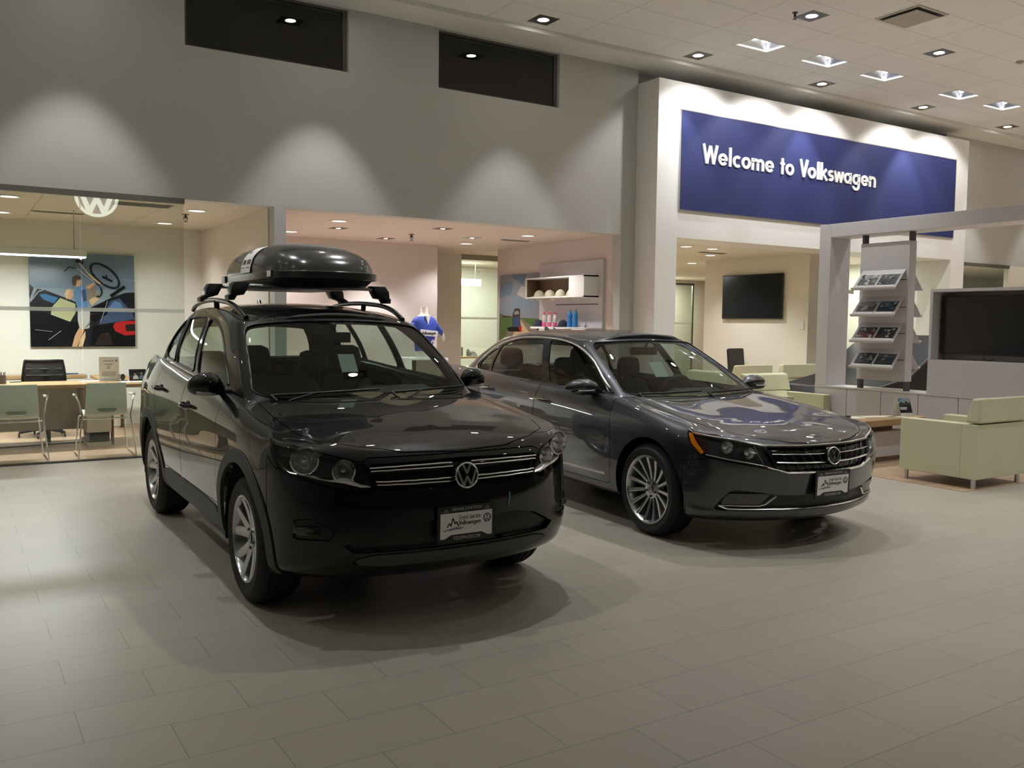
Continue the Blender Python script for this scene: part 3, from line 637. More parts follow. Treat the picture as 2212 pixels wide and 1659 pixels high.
# right-hand glazed office beyond the portal
sbox('trim_5', mat('track_right', hexc('6f6f69'), .5, .3), 16.41, YW-.02, 2.78, 18.8, YW+.03, 2.845)
sbox('wall_right_office_side', wallcream, 18.8, YW, 0, 24, YW+.1, ZH)
sbox('wall_right_office_back', wallgreen, 14.6, 13.6, 0, 24, 13.7, ZH)
sbox('wall_right_partition', wallgreen, 16.2, YW+.2, 0, 16.3, 13.6, ZH)
t = thing('glass_panel', 'glass front of the right office below the dark header track', 'glass panel', (16.41, YW, 0)); MB().box(0, -.005, 0, 2.38, .005, 2.78).build('pane', offglass, t)
area(17.6, 12.2, 2.8, 1.4, .7, RIGHTOFF, (1, .99, .93)); area(15.2, 12.2, 2.8, .8, .8, RIGHTOFF*.8, (1, .99, .93))
# ================================================================ kiosk wall (parallel to the depth axis)
XK = 10.0
t = thing('display_portal', 'tall pale rectangular frame standing over the low white cabinets', 'display frame', (XK, 8.11, 0))
MB().box(0, -.18, .735, .41, 0, 2.89).build('post', kiosk, t, bevel=.004)
MB().box(0, -4.2, 2.715, .41, -.18, 2.89).build('beam', kiosk, t, bevel=.004)
MB().box(0, -4.2, .735, .41, -4.02, 2.715).build('post', kiosk, t, bevel=.004)
labs = ['nearest the tall post, beside the pale green armchair', 'second from the tall post, below the leaflet rack', 'third from the post, behind the tent card', 'fourth from the post, behind the green sofa', 'fifth from the post', 'sixth from the post, at the right photo edge', 'seventh from the post', 'last of the run']
for k in range(8):
    y1 = 8.11-.515*k
    t = thing('low_cabinet', 'white low cabinet '+labs[k], 'cabinet', (XK, y1, 0), group='low cabinets under the display frame')
    MB().box(.02, -.513, .0, .41, -.002, .712).build('body', kiosk, t); MB().box(0, -.511, .01, .02, -.004, .710).build('door', kiosk, t, bevel=.002)
o = MB().box(XK-.005, 3.99, .713, XK+.415, 8.112, .733).build('cabinet_top', mat('top_white', hexc('d6d2cf'), .3)); tag(o, 'long thin pale top lying on the row of low cabinets', 'worktop')
t = thing('television_cabinet', 'white box cabinet with a recessed television, right edge of photo', 'cabinet', (XK, 6.46, .735))
b = MB(); L = 2.4; z0, z1 = 1.145-.735, 1.955-.735
b.box(0, -L, 0, .41, 0, z0).box(0, -L, z1, .41, 0, z1+.035).box(0, -.035, z0, .41, 0, z1).box(0, -L, z0, .41, -L+.035, z1).box(.28, -L+.035, z0, .41, -.035, z1); b.build('body', kiosk, t)
t = thing('television', 'large dark television recessed in the white cabinet, cut by the right edge', 'television', (XK+.14, 6.42, 1.21))
MB().box(0, -2.1, 0, .05, -.02, .70).build('housing', black, t, bevel=.004); MB().box(-.002, -2.08, .02, .0, -.04, .685).build('screen', mat('screen_glass2', hexc('17171a'), .2), t)
b = MB(); b.tube([(.06, -.55, .02), (.04, -.54, -.04), (.02, -.62, -.062), (.06, -.66, -.03)], .004, 6); b.build('power_cable', black, t); MB().box(.05, -.8, .1, .14, -.4, .5).build('wall_bracket', darkmetal, t)
# leaflet rack
t = thing('leaflet_rack', 'tall double-sided leaflet rack hung inside the pale frame', 'display rack', (XK+.06, 7.15, 0))
MB().box(0, -.35, .85, .14, .35, 2.6).build('panel', kiosk, t, bevel=.003)
cong = mat('connector_grey', hexc('57575a'), .4, .4)
for y in (-.335, .335): MB().box(.03, y-.02, 2.6, .11, y+.02, 2.715).build('connector', cong, t); MB().box(.03, y-.02, .733, .11, y+.02, .85).build('connector', cong, t)
b = MB()
for z in (2.12, 1.78, 1.45, 1.12): b.box(-.003, -.33, z-.004, 0, -.15, z+.004)
b.build('slots', black, t)
SHZ = (2.0, 1.665, 1.335, 1.005)
for z in SHZ:
    for s in (-1, 1):
        b = MB(); x0 = 0 if s < 0 else .14; th = .012
        prof = [(x0, z+.25), (x0+s*.21, z+.012), (x0+s*.235, z+.03), (x0+s*.24, z+.02), (x0+s*.215, z-.006), (x0+s*.008, z+.235)]
        b.prism([(p[0], p[1]) for p in prof], -.31, .31, 'y'); b.prism([(x0, z+.235), (x0, z+.02), (x0+s*.2, z+.008)], .298, .308, 'y')
        b.build('shelf', kiosk, t)
BR = [mat('br_%d' % i, hexc(c), .35) for i, c in enumerate(['dcdad4', '8d9292', '3c4043', '555a5c', '6b3338', '2d3c4c', 'b9b6ae', '4f6f86'])]
names = [('grey street scene', 'dark car interior'), ('grey street scene', 'blue mountain road'), ('red and black seat', 'dark portrait cover'), ('dark blue car', 'dark coupe')]
for k, z in enumerate(SHZ):
    for q in range(2):
        t = thing('leaflet', '%s leaflet, %s on the %s rack shelf' % (names[k][q], ['left', 'right'][q], ['top', 'second', 'third', 'bottom'][k]), 'leaflet', (XK+.06-.198, 7.42-.29*q, z+.034), group='leaflets on the rack')
        U = (0, -1, 0); V = (.205, 0, .235); M = frameM((0, 0, 0), U, V); b = MB()
        W_, H_ = .27, .225; rn = random.Random(k*2+q)
        cols = [(3, 1, 2), (2, 3, 1), (3, 1, 6), (5, 7, 3), (4, 2, 0), (2, 5, 6), (5, 2, 1), (5, 3, 6)][k*2+q]
        sh = [(0, [(0, 0), (1, 0), (1, 1), (0, 1)]), (cols[0], [(.02, .12), (.98, .12), (.98, .92), (.02, .92)]), (cols[1], [(.02, .6), (.5, .5), (.98, .72), (.98, .92), (.02, .92)])]
        for _ in range(11):
            x, y = rn.uniform(.06, .8), rn.uniform(.14, .72); sh.append((rn.choice(cols+(1, 6)), [(x, y), (x+rn.uniform(.08, .2), y+rn.uniform(-.05, .08)), (x+rn.uniform(.05, .15), y+rn.uniform(.1, .25)), (x-.04, y+rn.uniform(.05, .2))]))
        if k == 3: sh.append((2, [(.15, .25), (.3, .42), (.6, .42), (.85, .3), (.8, .18), (.2, .16)]))
        b.prism([(0, 0), (W_, 0), (W_, H_), (0, H_)], -.006, -.0001, 'z', T=M); flat_art(b, M, W_, H_, sh, BR, step=.0004); b.build('cover', BR, t)
# a dark car parked beyond the frame
t = thing('black_car', 'dark car glimpsed between the leaflet rack and the television cabinet', 'car', (12.65, 9.05, 0), .0)
cb = mat('background_car_paint', (.008, .008, .009), .45, spec=.25)
b = MB(); prof = [(-1.2, .2), (-1.35, .45), (-1.25, .62), (-.35, .78), (.45, 1.28), (.9, 1.4), (1.5, 1.4), (2.1, 1.05), (2.5, 1.0), (2.6, .5), (2.5, .2)]
b.rings([[(p[0]*(1 if k in (1, 2) else .97), y, p[1]*(1 if k in (1, 2) or p[1] < .8 else .97)) for p in prof] for k, y in enumerate((-.82, -.7, .7, .82))]); b.build('body', cb, t, smooth=30, bevel=.03)
for x in (-.6, 1.9):
    for y in (-.84, .66): MB().cyl((x, y, .31), .31, .18, 24, 'y').build('wheel', black, t)

# ================================================================ seating
leather = mat('pale_green_leather', hexc('c6c4a4'), .55, bump=.05, bscale=300, vary=.03)
def armchair(label, loc, rz, w=.86, d=.80):
    t = thing('armchair', label, 'armchair', loc, rz, 'pale green leather armchairs')
    x, y = w/2, d/2; a = .14
    MB().box(-x, -y, .10, x, -y+.16, .62).build('back_panel', leather, t, bevel=.006)
    for s in (-1, 1): MB().box(s*x, -y+.16, .10, s*(x-a), y, .62).build('armrest', leather, t, bevel=.006)
    MB().box(-x+a+.002, -y+.162, .14, x-a-.002, y-.01, .40).build('seat_cushion', leather, t, bevel=.03, )
    b = MB(); b.prism([(-y+.17, .40), (-y+.30, .42), (-y+.17, .64)], -x+a+.004, x-a-.004, 'x'); b.build('backrest', leather, t, bevel=.01)
    b = MB(); b.prism([(-y-.015, .632), (-y+.14, .636), (-y+.075, .862), (-y-.02, .875)], -x+.01 if w > .8 else -x, x-.01, 'x'); b.build('headrest', leather, t, bevel=.018)
    for sx in (-1, 1):
        for sy in (-1, 1): MB().cyl((sx*(x-.05), sy*(y-.05), 0), .022, .10, 16).build('leg', satin, t)
    return t
ch0 = armchair('large olive green armchair seen from behind at the right edge of the photo', (8.55, 5.11, 0), 0)
ch0['label'] = 'large olive green armchair at the right photo edge, seen from behind'
copy_thing(ch0, (9.54, 8.22, 0), PI, 'pale green armchair facing the viewer beside the tall frame post')
copy_thing(ch0, (11.42, 10.9, 0), 0, 'pale green armchair in front of the dark chair and television wall')
copy_thing(ch0, (12.52, 10.9, 0), 0, 'pale green armchair nearest the tall frame post, under the wall switch')
copy_thing(ch0, (10.35, 11.7, 0), -PI/2, 'pale green armchair seen through the grey sedan windshield, left one')
copy_thing(ch0, (8.87, 9.34, 0), PI*.5, 'pale green armchair seen through the grey sedan windshield, right one')
# dark task chair by the television wall
t = thing('task_chair', 'dark chair with flat rounded back behind the pale armchair', 'chair', (12.75, 12.15, 0), 0)
M = frameM((0, -.05, 0), (1, .15, 0), (0, .12, 1)); b = MB(); b.prism(rrect(.50, .52, .04, 4, 0, .84), -.02, .02, 'z', T=M); b.build('backrest', black, t, bevel=.006)
MB().box(-.24, -.02, .42, .24, .44, .5).build('seat', black, t, bevel=.02); MB().cyl((0, .2, .08), .03, .34, 12).build('column', darkmetal, t)
b = MB()
for k in range(5): a = 2*PI*k/5; b.tube([(0, .2, .1), (.28*math.cos(a), .2+.28*math.sin(a), .05)], .018, 6); b.cyl((.28*math.cos(a)-.01, .2+.28*math.sin(a), .025), .025, .02, 10, 'x')
b.build('star_base', darkmetal, t)
# coffee table
t = thing('coffee_table', 'low wood-topped table with white block base beside the green armchair', 'table', (8.9, 6.3, .006))
b = MB(); b.prism([(-.75, -.16), (.60, -.16), (.72, -.05), (.68, .02), (-.3, .42), (-.75, .42)], .425, .494, 'z'); b.build('tabletop', [oak], t, bevel=.002)
b = MB(); pl_ = [(-.22+.0, -.03), (.45, -.03), (.5, .02), (.5, .3), (-.25, .3), (-.28, .05)]; b.prism([(p[0]*1.0, p[1]) for p in pl_], .05, .345, 'z'); b.build('block_base', kiosk, t, bevel=.01)
b = MB(); b.prism([(p[0]*.93+.005, p[1]*.93+.01) for p in pl_], 0, .05, 'z'); b.build('plinth', oakdark, t)
MB().box(-.1, .06, .345, .32, .22, .425).build('spacer', oakdark, t)
tz = .5005
def sheet(name, x, y, z, w, d, rz, label, m=paper, cat='paper', g=None):
    o = MB().box(-w/2, -d/2, 0, w/2, d/2, .0015).build(name, m); o.location = (x, y, z); o.rotation_euler = (0, 0, rz); tag(o, label, cat, g); return o
sheet('paper_sheet', 8.52, 6.52, tz, .5, .22, -.35, 'white papers under the black key on the coffee table')
sheet('paper_sheet', 9.02, 6.42, tz, .42, .16, -.3, 'white papers in the middle of the coffee table')
sheet('magazine', 9.2, 6.3, tz, .22, .1, -.3, 'thin pale leaflet beside the tent card on the coffee table', cat='leaflet')
b = MB(); b.ell((0, 0, .012), .06, .025, .014, 16, 6); o = b.build('car_key', black, smooth=60); o.location = (8.55, 6.47, tz+.003); tag(o, 'small black key fob lying on white papers on the coffee table', 'key')
t = thing('tent_card', 'small advertising tent card standing on the coffee table', 'card', (9.36, 6.27, tz), -.3)
M = frameM((-.085, 0, .002), (1, 0, 0), (-.10, .25, 1)); W_, H_ = .165, .215
b = MB(); b.prism([(0, 0), (W_, 0), (W_, H_), (0, H_)], -.003, 0, 'z', T=M); CM = [mat('card_%d' % i, hexc(c), .35) for i, c in enumerate(['dedbd3', '23282b', '5f8fb0', '9aa5a8', '3c4a3a', 'efeeea'])]
flat_art(b, M, W_, H_, [(0, [(0, 0), (1, 0), (1, 1), (0, 1)]), (1, [(0, .18), (1, .18), (1, .7), (0, .7)]), (3, [(0, .68), (1, .7), (1, 1), (0, 1)]), (2, [(0, .75), (0, 1), (.45, 1)]), (4, [(0, .62), (.2, .8), (.5, .7), (.6, .85), (.8, .72), (1, .78), (1, .6), (0, .55)]), (5, [(.06, .5), (.62, .5), (.62, .45), (.06, .45)]), (5, [(.06, .42), (.6, .42), (.6, .37), (.06, .37)])], CM)
b.build('front', CM, t); b = MB(); b.prism([(-.135, 0), (.03, 0), (-.03+.08, .208), (-.16+.07, .208)], .10, .103, 'y'); b.build('rear_flap', paper, t)

# ================================================================ left office furniture
t = thing('office_desk', 'oak-topped office desk with pale front panel behind the two visitor chairs', 'desk', (.5, 11.6, 0))
MB().box(-1.6, 0, .70, 1.12, .72, .74).build('desktop', oak, t, bevel=.002)
MB().box(-1.5, .70, .14, .95, .73, .70).build('modesty_panel', mat('panel_grey', hexc('ddd5c9'), .55), t)
b = MB(); b.box(.86, 0.02, .0, 1.13, .68, .04).box(.86, .02, .16, 1.13, .68, .70); b.build('drawer_pedestal', mat('pedestal', hexc('d9d1c4'), .5), t)
MB().box(.89, .04, .04, 1.11, .6, .16).build('toe_recess', black, t)
for x in (-.9, -.05, .5): MB().box(x-.03, .66, 0, x+.03, .70, .14).build('foot', darkmetal, t)
t = thing('side_table', 'narrow oak side return running back from the desk right end', 'table', (1.83, 11.45, 0))
MB().box(-.2, 0, .70, .22, 2.04, .74).build('top', oak, t, bevel=.002)
for y in (2.0,): MB().box(.17, y-.03, 0, .22, y+.02, .70).build('leg', oakdark, t)
MB().box(-.2, .2, 0, -.17, .25, .70).build('leg', oakdark, t); MB().box(-.19, 1.96, .03, .17, 1.98, .3).build('cable_tray', paper, t)
t = thing('credenza', 'low oak-topped credenza along the office back wall', 'cabinet', (.9, 13.52, 0))
MB().box(-1.4, 0, .70, .7, .36, .74).build('top', oak, t, bevel=.002); MB().box(-1.38, .06, 0, .68, .34, .06).build('plinth', darkmetal, t); MB().box(-1.38, .02, .06, .68, .36, .70).build('body', wallwhite, t)
b = MB()
for k in range(5): b.box(-1.36+.41*k, .0, .08, -1.36+.41*k+.4, .02, .69)
b.build('doors', mat('credenza_door', hexc('cfcdc2'), .45), t)
def vchair(label, x, y):
    t = thing('visitor_chair', label, 'chair', (x, y, 0), group='pale green shell visitor chairs')
    sh = mat('chair_shell', hexc('d6ded0'), .4)
    def shell(off):
        rows = []
        prof = [(.30, .47, .19), (.12, .445, .2), (0, .435, .205), (-.10, .445, .21), (-.16, .48, .212), (-.19, .55, .21), (-.205, .65, .205), (-.22, .74, .20), (-.235, .815, .195)]
        for (py, pz, hw) in prof:
            rows.append([(hw*k/5, py+off[0]-.025*(1-(k/5)**2)*(1 if pz > .5 else 0), pz+off[1]+(.012*abs(k/5)**2 if pz < .5 else 0)) for k in range(-5, 6)])
        return rows
    A = shell((0, 0)); B = shell((.006, .006))
    b = MB(); b.rings(A, False, False, False); b.rings(B, False, False, False)
    for rA, rB in ((A[0], B[0]), (A[-1], B[-1])): b.rings([rA, rB], False, False, False)
    b.rings([[r[0] for r in A], [r[0] for r in B]], False, False, False); b.rings([[r[-1] for r in A], [r[-1] for r in B]], False, False, False)
    b.build('seat_shell', sh, t, smooth=60)
    b = MB(); b.prism([(-.10, .53), (.10, .53), (.085, .505), (-.085, .505)], -.216, -.19, 'y'); b.build('grip_slot', mat('slot_shade', hexc('8d917f'), .5), t)
    b = MB(); b.tube([(-.1, -.222, .525), (-.07, -.222, .503), (.07, -.222, .503), (.1, -.222, .525)], .004, 6); b.build('grip_trim', chrome, t)
    for s in (-1, 1):
        b = MB(); b.tube([(s*.285, .16, .665), (s*.295, -.12, .675), (s*.27, -.19, .60), (s*.245, -.19, .46), (s*.29, -.24, .02), (s*.285, -.22, .009), (s*.28, .22, .009), (s*.27, .25, .03), (s*.235, .19, .43)], .009, 8); b.build('leg_frame', chrome, t, smooth=60)
        b = MB(); b.tube([(s*.287, .12, .672), (s*.296, -.12, .682)], .016, 8); b.build('arm_pad', white, t, smooth=60)
    b = MB(); b.tube([(-.24, -.15, .425), (.24, -.15, .425)], .008, 8); b.tube([(-.235, .18, .43), (.235, .18, .43)], .008, 8); b.build('cross_bar', chrome, t)
    return t
vchair('pale green shell chair nearest the black car, behind the glass', 1.44, 10.80)
vchair('pale green shell chair cut by the left photo edge, behind the glass', .575, 10.80)
t = thing('office_chair', 'black mesh-backed office chair behind the desk', 'chair', (1.0, 12.85, 0), PI)
b = MB(); rows = []
for z, w_, yy in ((.55, .235, .2), (.65, .245, .215), (.78, .24, .235), (.9, .225, .24), (.985, .21, .235)): rows.append([(w_*k/5, yy+.05*(1-(k/5)**2), z) for k in range(-5, 6)])
b.rings(rows, False, False, False); b.rings([[(p[0], p[1]-.012, p[2]) for p in r] for r in rows], False, False, False); b.build('mesh_back', mat('mesh_black', hexc('2b2c2d'), .7), t, smooth=60)
b = MB(); b.tube([r[0] for r in rows]+[rows[-1][k] for k in range(1, 11)]+[r[-1] for r in rows[::-1]]+[rows[0][k] for k in range(9, 0, -1)], .014, 8, closed=True)
b.build('back_frame', black, t, smooth=60)
b = MB()
for z in (.6, .7, .8, .88): b.tube([(-.2, .255, z), (0, .292, z), (.2, .255, z)], .006, 6)
b.build('ribs', mat('rib_grey', hexc('46484a'), .5), t)
MB().box(-.24, -.24, .44, .24, .2, .5).build('seat', black, t, bevel=.02); MB().cyl((0, 0, .08), .03, .36, 12).build('gas_column', darkmetal, t)
b = MB()
for k in range(5): a = 2*PI*k/5; b.tube([(0, 0, .1), (.28*math.cos(a), .28*math.sin(a), .06)], .018, 6); b.cyl((.28*math.cos(a)-.01, .28*math.sin(a), .028), .028, .02, 10, 'x')
b.build('star_base', black, t)
for s in (-1, 1): MB().tube([(s*.25, .1, .47), (s*.29, .05, .66), (s*.29, -.14, .67)], .014, 8).build('armrest', black, t)
# desk clutter
dz = .741
b = MB(); b.rings([[(r*math.cos(2*PI*k/16), r*math.sin(2*PI*k/16), z) for k in range(16)] for r, z in ((.035, 0), (.037, .095), (.034, .095), (.032, .005))]); o = b.build('pen_cup', mat('smoked_cup', hexc('6d6d70'), .3), smooth=60); o.location = (.52, 12.0, dz); tag(o, 'grey mesh pen cup on the desk at the left photo edge', 'cup')
for k in range(4):
    a = 2*PI*k/4+.4; b = MB(); b.tube([(0, 0, 0), (.03*math.cos(a), .03*math.sin(a), .13)], .004, 6); o = b.build('pen', black); o.location = (.52, 12.0, dz+.008); tag(o, 'dark pen standing in the pen cup at the left edge', 'pen', 'pens in the cup')
b = MB(); b.tube([(-.06, 0, .005), (.06, .02, .005)], .005, 6); o = b.build('pen', black); o.location = (.66, 12.2, dz); tag(o, 'black pen lying alone on the oak desktop', 'pen')
sheet('paper_sheet', 1.5, 12.15, dz, .3, .2, .1, 'white sheet on the desk left of the desk sign'); sheet('paper_sheet', 1.92, 11.9, dz, .28, .3, .05, 'white sheet on the side return under the photo frame')
b = MB(); b.box(-.16, -.02, 0, .16, .02, .015); o = b.build('blue_folder', mat('folder_blue', hexc('2a4778'), .5)); o.location = (1.35, 13.75, dz); tag(o, 'dark blue folder on the credenza behind the desk sign', 'folder')
b = MB(); b.box(-.07, -.05, 0, .07, .05, .02); o = b.build('paper_stack', paper); o.location = (1.12, 13.74, dz); tag(o, 'small white paper stack on the credenza left of the blue folder', 'paper')
t = thing('desk_sign', 'upright white notice in a clear stand on the desk', 'sign', (1.68, 12.1, dz), 0)
MB().box(-.115, -.0015, .012, .115, .0015, .30).build('notice', mat('notice_paper', hexc('d9d7cd'), .6), t); MB().box(-.12, -.04, 0, .12, .04, .012).build('stand_base', mat('acrylic', hexc('c9ccc6'), .2), t)
b = MB(); ink = mat('ink_grey', hexc('7f7f7c'), .6)
for z, w_ in ((.245, .12), (.205, .09), (.18, .03), (.155, .04)): b.box(-w_/2-.005, -.002, z, w_/2-.005, -.0015, z+.01)
for z in (.11, .098, .086, .074, .062): b.box(-.08, -.002, z, .08, -.0015, z+.005)
b.cyl((.085, -.0025, .255), .014, .001, 16, 'y'); b.build('print', ink, t)
t = thing('photo_frame', 'black photo frame showing two people, right end of the desk', 'picture frame', (2.0, 12.0, dz), .06)
M = frameM((-.10, 0, .003), (1, 0, 0), (0, .18, 1))
b = MB(); b.prism([(0, 0), (.2, 0), (.2, .145), (0, .145)], -.012, 0, 'z', T=M); b.build('frame', black, t)
PM = [mat('ph_%d' % i, hexc(c), .25) for i, c in enumerate(['2a2c3c', 'd9d4cf', '6d7f9c', 'b58f78', '1c1c22'])]
b = MB(); flat_art(b, M, .2, .145, [(0, [(.1, .12), (.9, .12), (.9, .88), (.1, .88)]), (1, [(.2, .14), (.24, .4), (.36, .5), (.5, .42), (.55, .14)]), (2, [(.58, .14), (.6, .4), (.72, .52), (.86, .4), (.88, .14)]), (3, disc(.34, .6, .07, .1)), (3, disc(.72, .62, .07, .1)), (4, disc(.36, .7, .07, .06))], PM); b.build('photo', PM, t)
MB().box(-.02, .03, 0, .02, .09, .004).build('easel', black, t)
b = MB(); b.box(-.05, -.03, 0, .05, .03, .01); b.ell((0, 0, .05), .03, .012, .04, 14, 8); b.box(-.006, -.006, .01, .006, .006, .03); b.tube([(-.03, 0, .02), (-.045, 0, .05), (-.03, 0, .085)], .004, 5); o = b.build('desk_ornament', darkmetal); o.location = (1.83, 12.05, dz); tag(o, 'small dark ornament between the notice and photo frame', 'ornament')
b = MB(); b.tube([(-.9, 0, .006), (-.5, -.25, .006), (0, -.1, .006), (.5, -.05, .006), (.9, .02, .006), (1.1, .1, .012)], .006, 6); o = b.build('floor_cable', black, smooth=60); o.location = (.5, 12.0, 0); tag(o, 'dark cable lying on the wood floor under the desk', 'cable')
# bright office behind the niche: desk, telephone, picture frame
def desk(loc, w, d, label, rz=0):
    t = thing('office_desk', label, 'desk', loc, rz)
    MB().box(-w/2, -d/2, .74, w/2, d/2, .78).build('desktop', oak, t); MB().box(-w/2+.04, -d/2+.05, .0, -w/2+.07, d/2-.05, .74).build('end_panel', wallwhite, t); MB().box(w/2-.07, -d/2+.05, .0, w/2-.04, d/2-.05, .74).build('end_panel', wallwhite, t)
def phone(loc, rz, label):
    t = thing('telephone', label, 'telephone', loc, rz)
    b = MB(); b.prism([(-.09, 0), (.09, 0), (.09, .11), (-.02, .06)][::-1], -.1, .1, 'x'); b.build('base', mat('phone_black', hexc('2c2f31'), .4), t, bevel=.006)
    b = MB(); b.tube([(-.07, -.07, .05), (-.07, -.05, .085), (-.07, .06, .14), (-.07, .1, .13)], .018, 8); b.build('handset', black, t, smooth=60); b = MB(); b.box(-.02, .0, .072, .08, .06, .1); b.build('display', mat('phone_grey', hexc('9fa8a8'), .3), t)
desk((9.9, 17.4, 0), 1.6, .75, 'pale wood desk in the bright office behind the niche')
phone((9.84, 17.3, .78), 0, 'dark desk telephone in the bright office behind the niche')
MB(); t = thing('picture_frame', 'dark frame standing on the desk, half hidden by the glass edge', 'picture frame', (9.62, 17.35, .78), .9); MB().box(-.08, 0, 0, .08, .015, .2).build('frame', black, t)
# office beyond the portal, right of the television wall
t = thing('glass_panel', 'glass front of the office right of the television wall', 'glass panel', (14.1, 10.97, 0)); MB().box(0, -.005, 0, 1.88, .005, 2.7).build('pane', offglass, t)
MB().box(.85, -.02, 2.7, 1.88, .02, 2.745).build('header_track', metalgrey, t)
pendant(14.2, 15.28, 11.6, 2.18, 'white linear pendant in the office right of the television wall', e=6)
desk((14.9, 11.75, 0), 1.4, .7, 'pale desk with a telephone in the office right of the television wall')
phone((15.0, 11.6, .78), .5, 'dark telephone beside the tall frame post, seen between post and rack')
# ================================================================ car body machinery
# surfaces are interpolated from control nets; panels are cut from them along exact outlines
def cr_eval(P, t):
    """Catmull-Rom through rows of P at parameter t (array)"""
    P = np.asarray(P, float); n = len(P); t = np.clip(np.asarray(t, float), 0, n-1-1e-9); i = t.astype(int); f = (t-i)
    E0 = 2*P[0]-P[1]; E1 = 2*P[-1]-P[-2]; Q = np.concatenate([[E0], P, [E1]])
    p0, p1, p2, p3 = Q[i], Q[i+1], Q[i+2], Q[i+3]
    f = f.reshape(f.shape+(1,)*(P.ndim-1))
    return .5*((2*p1)+(-p0+p2)*f+(2*p0-5*p1+4*p2-p3)*f**2+(-p0+3*p1-3*p2+p3)*f**3)
class Surf:
    """net[u][v] -> smooth surface; symmetric about y=0 at the u ends"""
    def __init__(s, net, mirror_ends=True):
        N = np.asarray(net, float)
        if mirror_ends:
            a = N[1:2]*np.array([1, -1, 1]); b = N[-2:-1]*np.array([1, -1, 1]); N = np.concatenate([a, N, b]); s.u0 = 1
        else: s.u0 = 0
        s.N = N; s.nu = len(net); s.nv = N.shape[1]
    def ev(s, u, v):
        u = np.asarray(u, float); v = np.asarray(v, float)
        A = cr_eval(s.N, u+s.u0)              # (k, nv, 3)
        k = len(A); out = np.empty((k, 3))
        nv = s.nv; v = np.clip(v, 0, nv-1-1e-9); i = v.astype(int); f = (v-i)[:, None]
        Q = np.concatenate([2*A[:, :1]-A[:, 1:2], A, 2*A[:, -1:]-A[:, -2:-1]], 1); r = np.arange(k)
        p0, p1, p2, p3 = Q[r, i], Q[r, i+1], Q[r, i+2], Q[r, i+3]
        return .5*((2*p1)+(-p0+p2)*f+(2*p0-5*p1+4*p2-p3)*f**2+(-p0+3*p1-3*p2+p3)*f**3)
    def nrm(s, u, v, e=.02):
        u = np.atleast_1d(u).astype(float); v = np.atleast_1d(v).astype(float)
        a = s.ev(np.clip(u+e, 0, s.nu-1), v)-s.ev(np.clip(u-e, 0, s.nu-1), v); b = s.ev(u, np.clip(v+e, 0, s.nv-1))-s.ev(u, np.clip(v-e, 0, s.nv-1))
        n = np.cross(a, b); return n/np.maximum(np.linalg.norm(n, axis=1), 1e-9)[:, None]
    def at(s, test, urange, vrange, k=60):
        """find (u,v) minimising test(P)"""
        lo_u, hi_u = urange; lo_v, hi_v = vrange
        for it in range(5):
            U, V = np.meshgrid(np.linspace(lo_u, hi_u, 17), np.linspace(lo_v, hi_v, 17)); U = U.ravel(); V = V.ravel()
            P = s.ev(U, V); d = test(P); j = int(np.argmin(d)); du, dv = (hi_u-lo_u)/8, (hi_v-lo_v)/8
            lo_u, hi_u = max(urange[0], U[j]-du), min(urange[1], U[j]+du); lo_v, hi_v = max(vrange[0], V[j]-dv), min(vrange[1], V[j]+dv)
        return U[j], V[j], P[j]
class Mesh:
    __slots__ = ('V', 'A', 'F')
    def __init__(s, V, A, F): s.V = V; s.A = A; s.F = F     # verts (n,3), attributes (n,k): u,v ; faces lists
    def copy(s): return Mesh(s.V.copy(), s.A.copy(), list(s.F))
def tess(S, us, vs, extra=None):
    U, V = np.meshgrid(us, vs, indexing='ij'); P = S.ev(U.ravel(), V.ravel()); nu, nv = len(us), len(vs)
    F = [(i*nv+j, (i+1)*nv+j, (i+1)*nv+j+1, i*nv+j+1) for i in range(nu-1) for j in range(nv-1)]
    return Mesh(P, np.stack([U.ravel(), V.ravel()], 1), F)
def compact(m):
    used = sorted({i for f in m.F for i in f})
    if not used: return Mesh(np.zeros((0, 3)), np.zeros((0, 2)), [])
    mp = {o: k for k, o in enumerate(used)}; idx = np.array(used)
    return Mesh(m.V[idx], m.A[idx], [tuple(mp[i] for i in f) for f in m.F])
def cut(m, fn):
    """split mesh by sign of fn(V, A): returns (inside: fn<0, outside)"""
    if not m.F: return m, m
    d = fn(m.V, m.A); d = np.where(np.abs(d) < 1e-6, 1e-6, d); neg = d < 0
    nV = []; nA = []; base = len(m.V); edge = {}
    fin, fout = [], []
    for f in m.F:
        k = sum(bool(neg[i]) for i in f)
        if k == 0: fout.append(f)
        elif k == len(f): fin.append(f)
        else:
            a, b = [], []
            for q in range(len(f)):
                i, j = f[q], f[(q+1) % len(f)]
                (a if neg[i] else b).append(i)
                if neg[i] != neg[j]:
                    key = (i, j) if i < j else (j, i)
                    if key not in edge:
                        i0, j0 = key; t = d[i0]/(d[i0]-d[j0]); nV.append(m.V[i0]*(1-t)+m.V[j0]*t); nA.append(m.A[i0]*(1-t)+m.A[j0]*t); edge[key] = base+len(nV)-1
                    a.append(edge[key]); b.append(edge[key])
            if len(a) > 2: fin.append(tuple(a))
            if len(b) > 2: fout.append(tuple(b))
    V = np.concatenate([m.V, np.array(nV).reshape(-1, 3)]); A = np.concatenate([m.A, np.array(nA).reshape(-1, 2)])
    return compact(Mesh(V, A, fin)), compact(Mesh(V, A, fout))
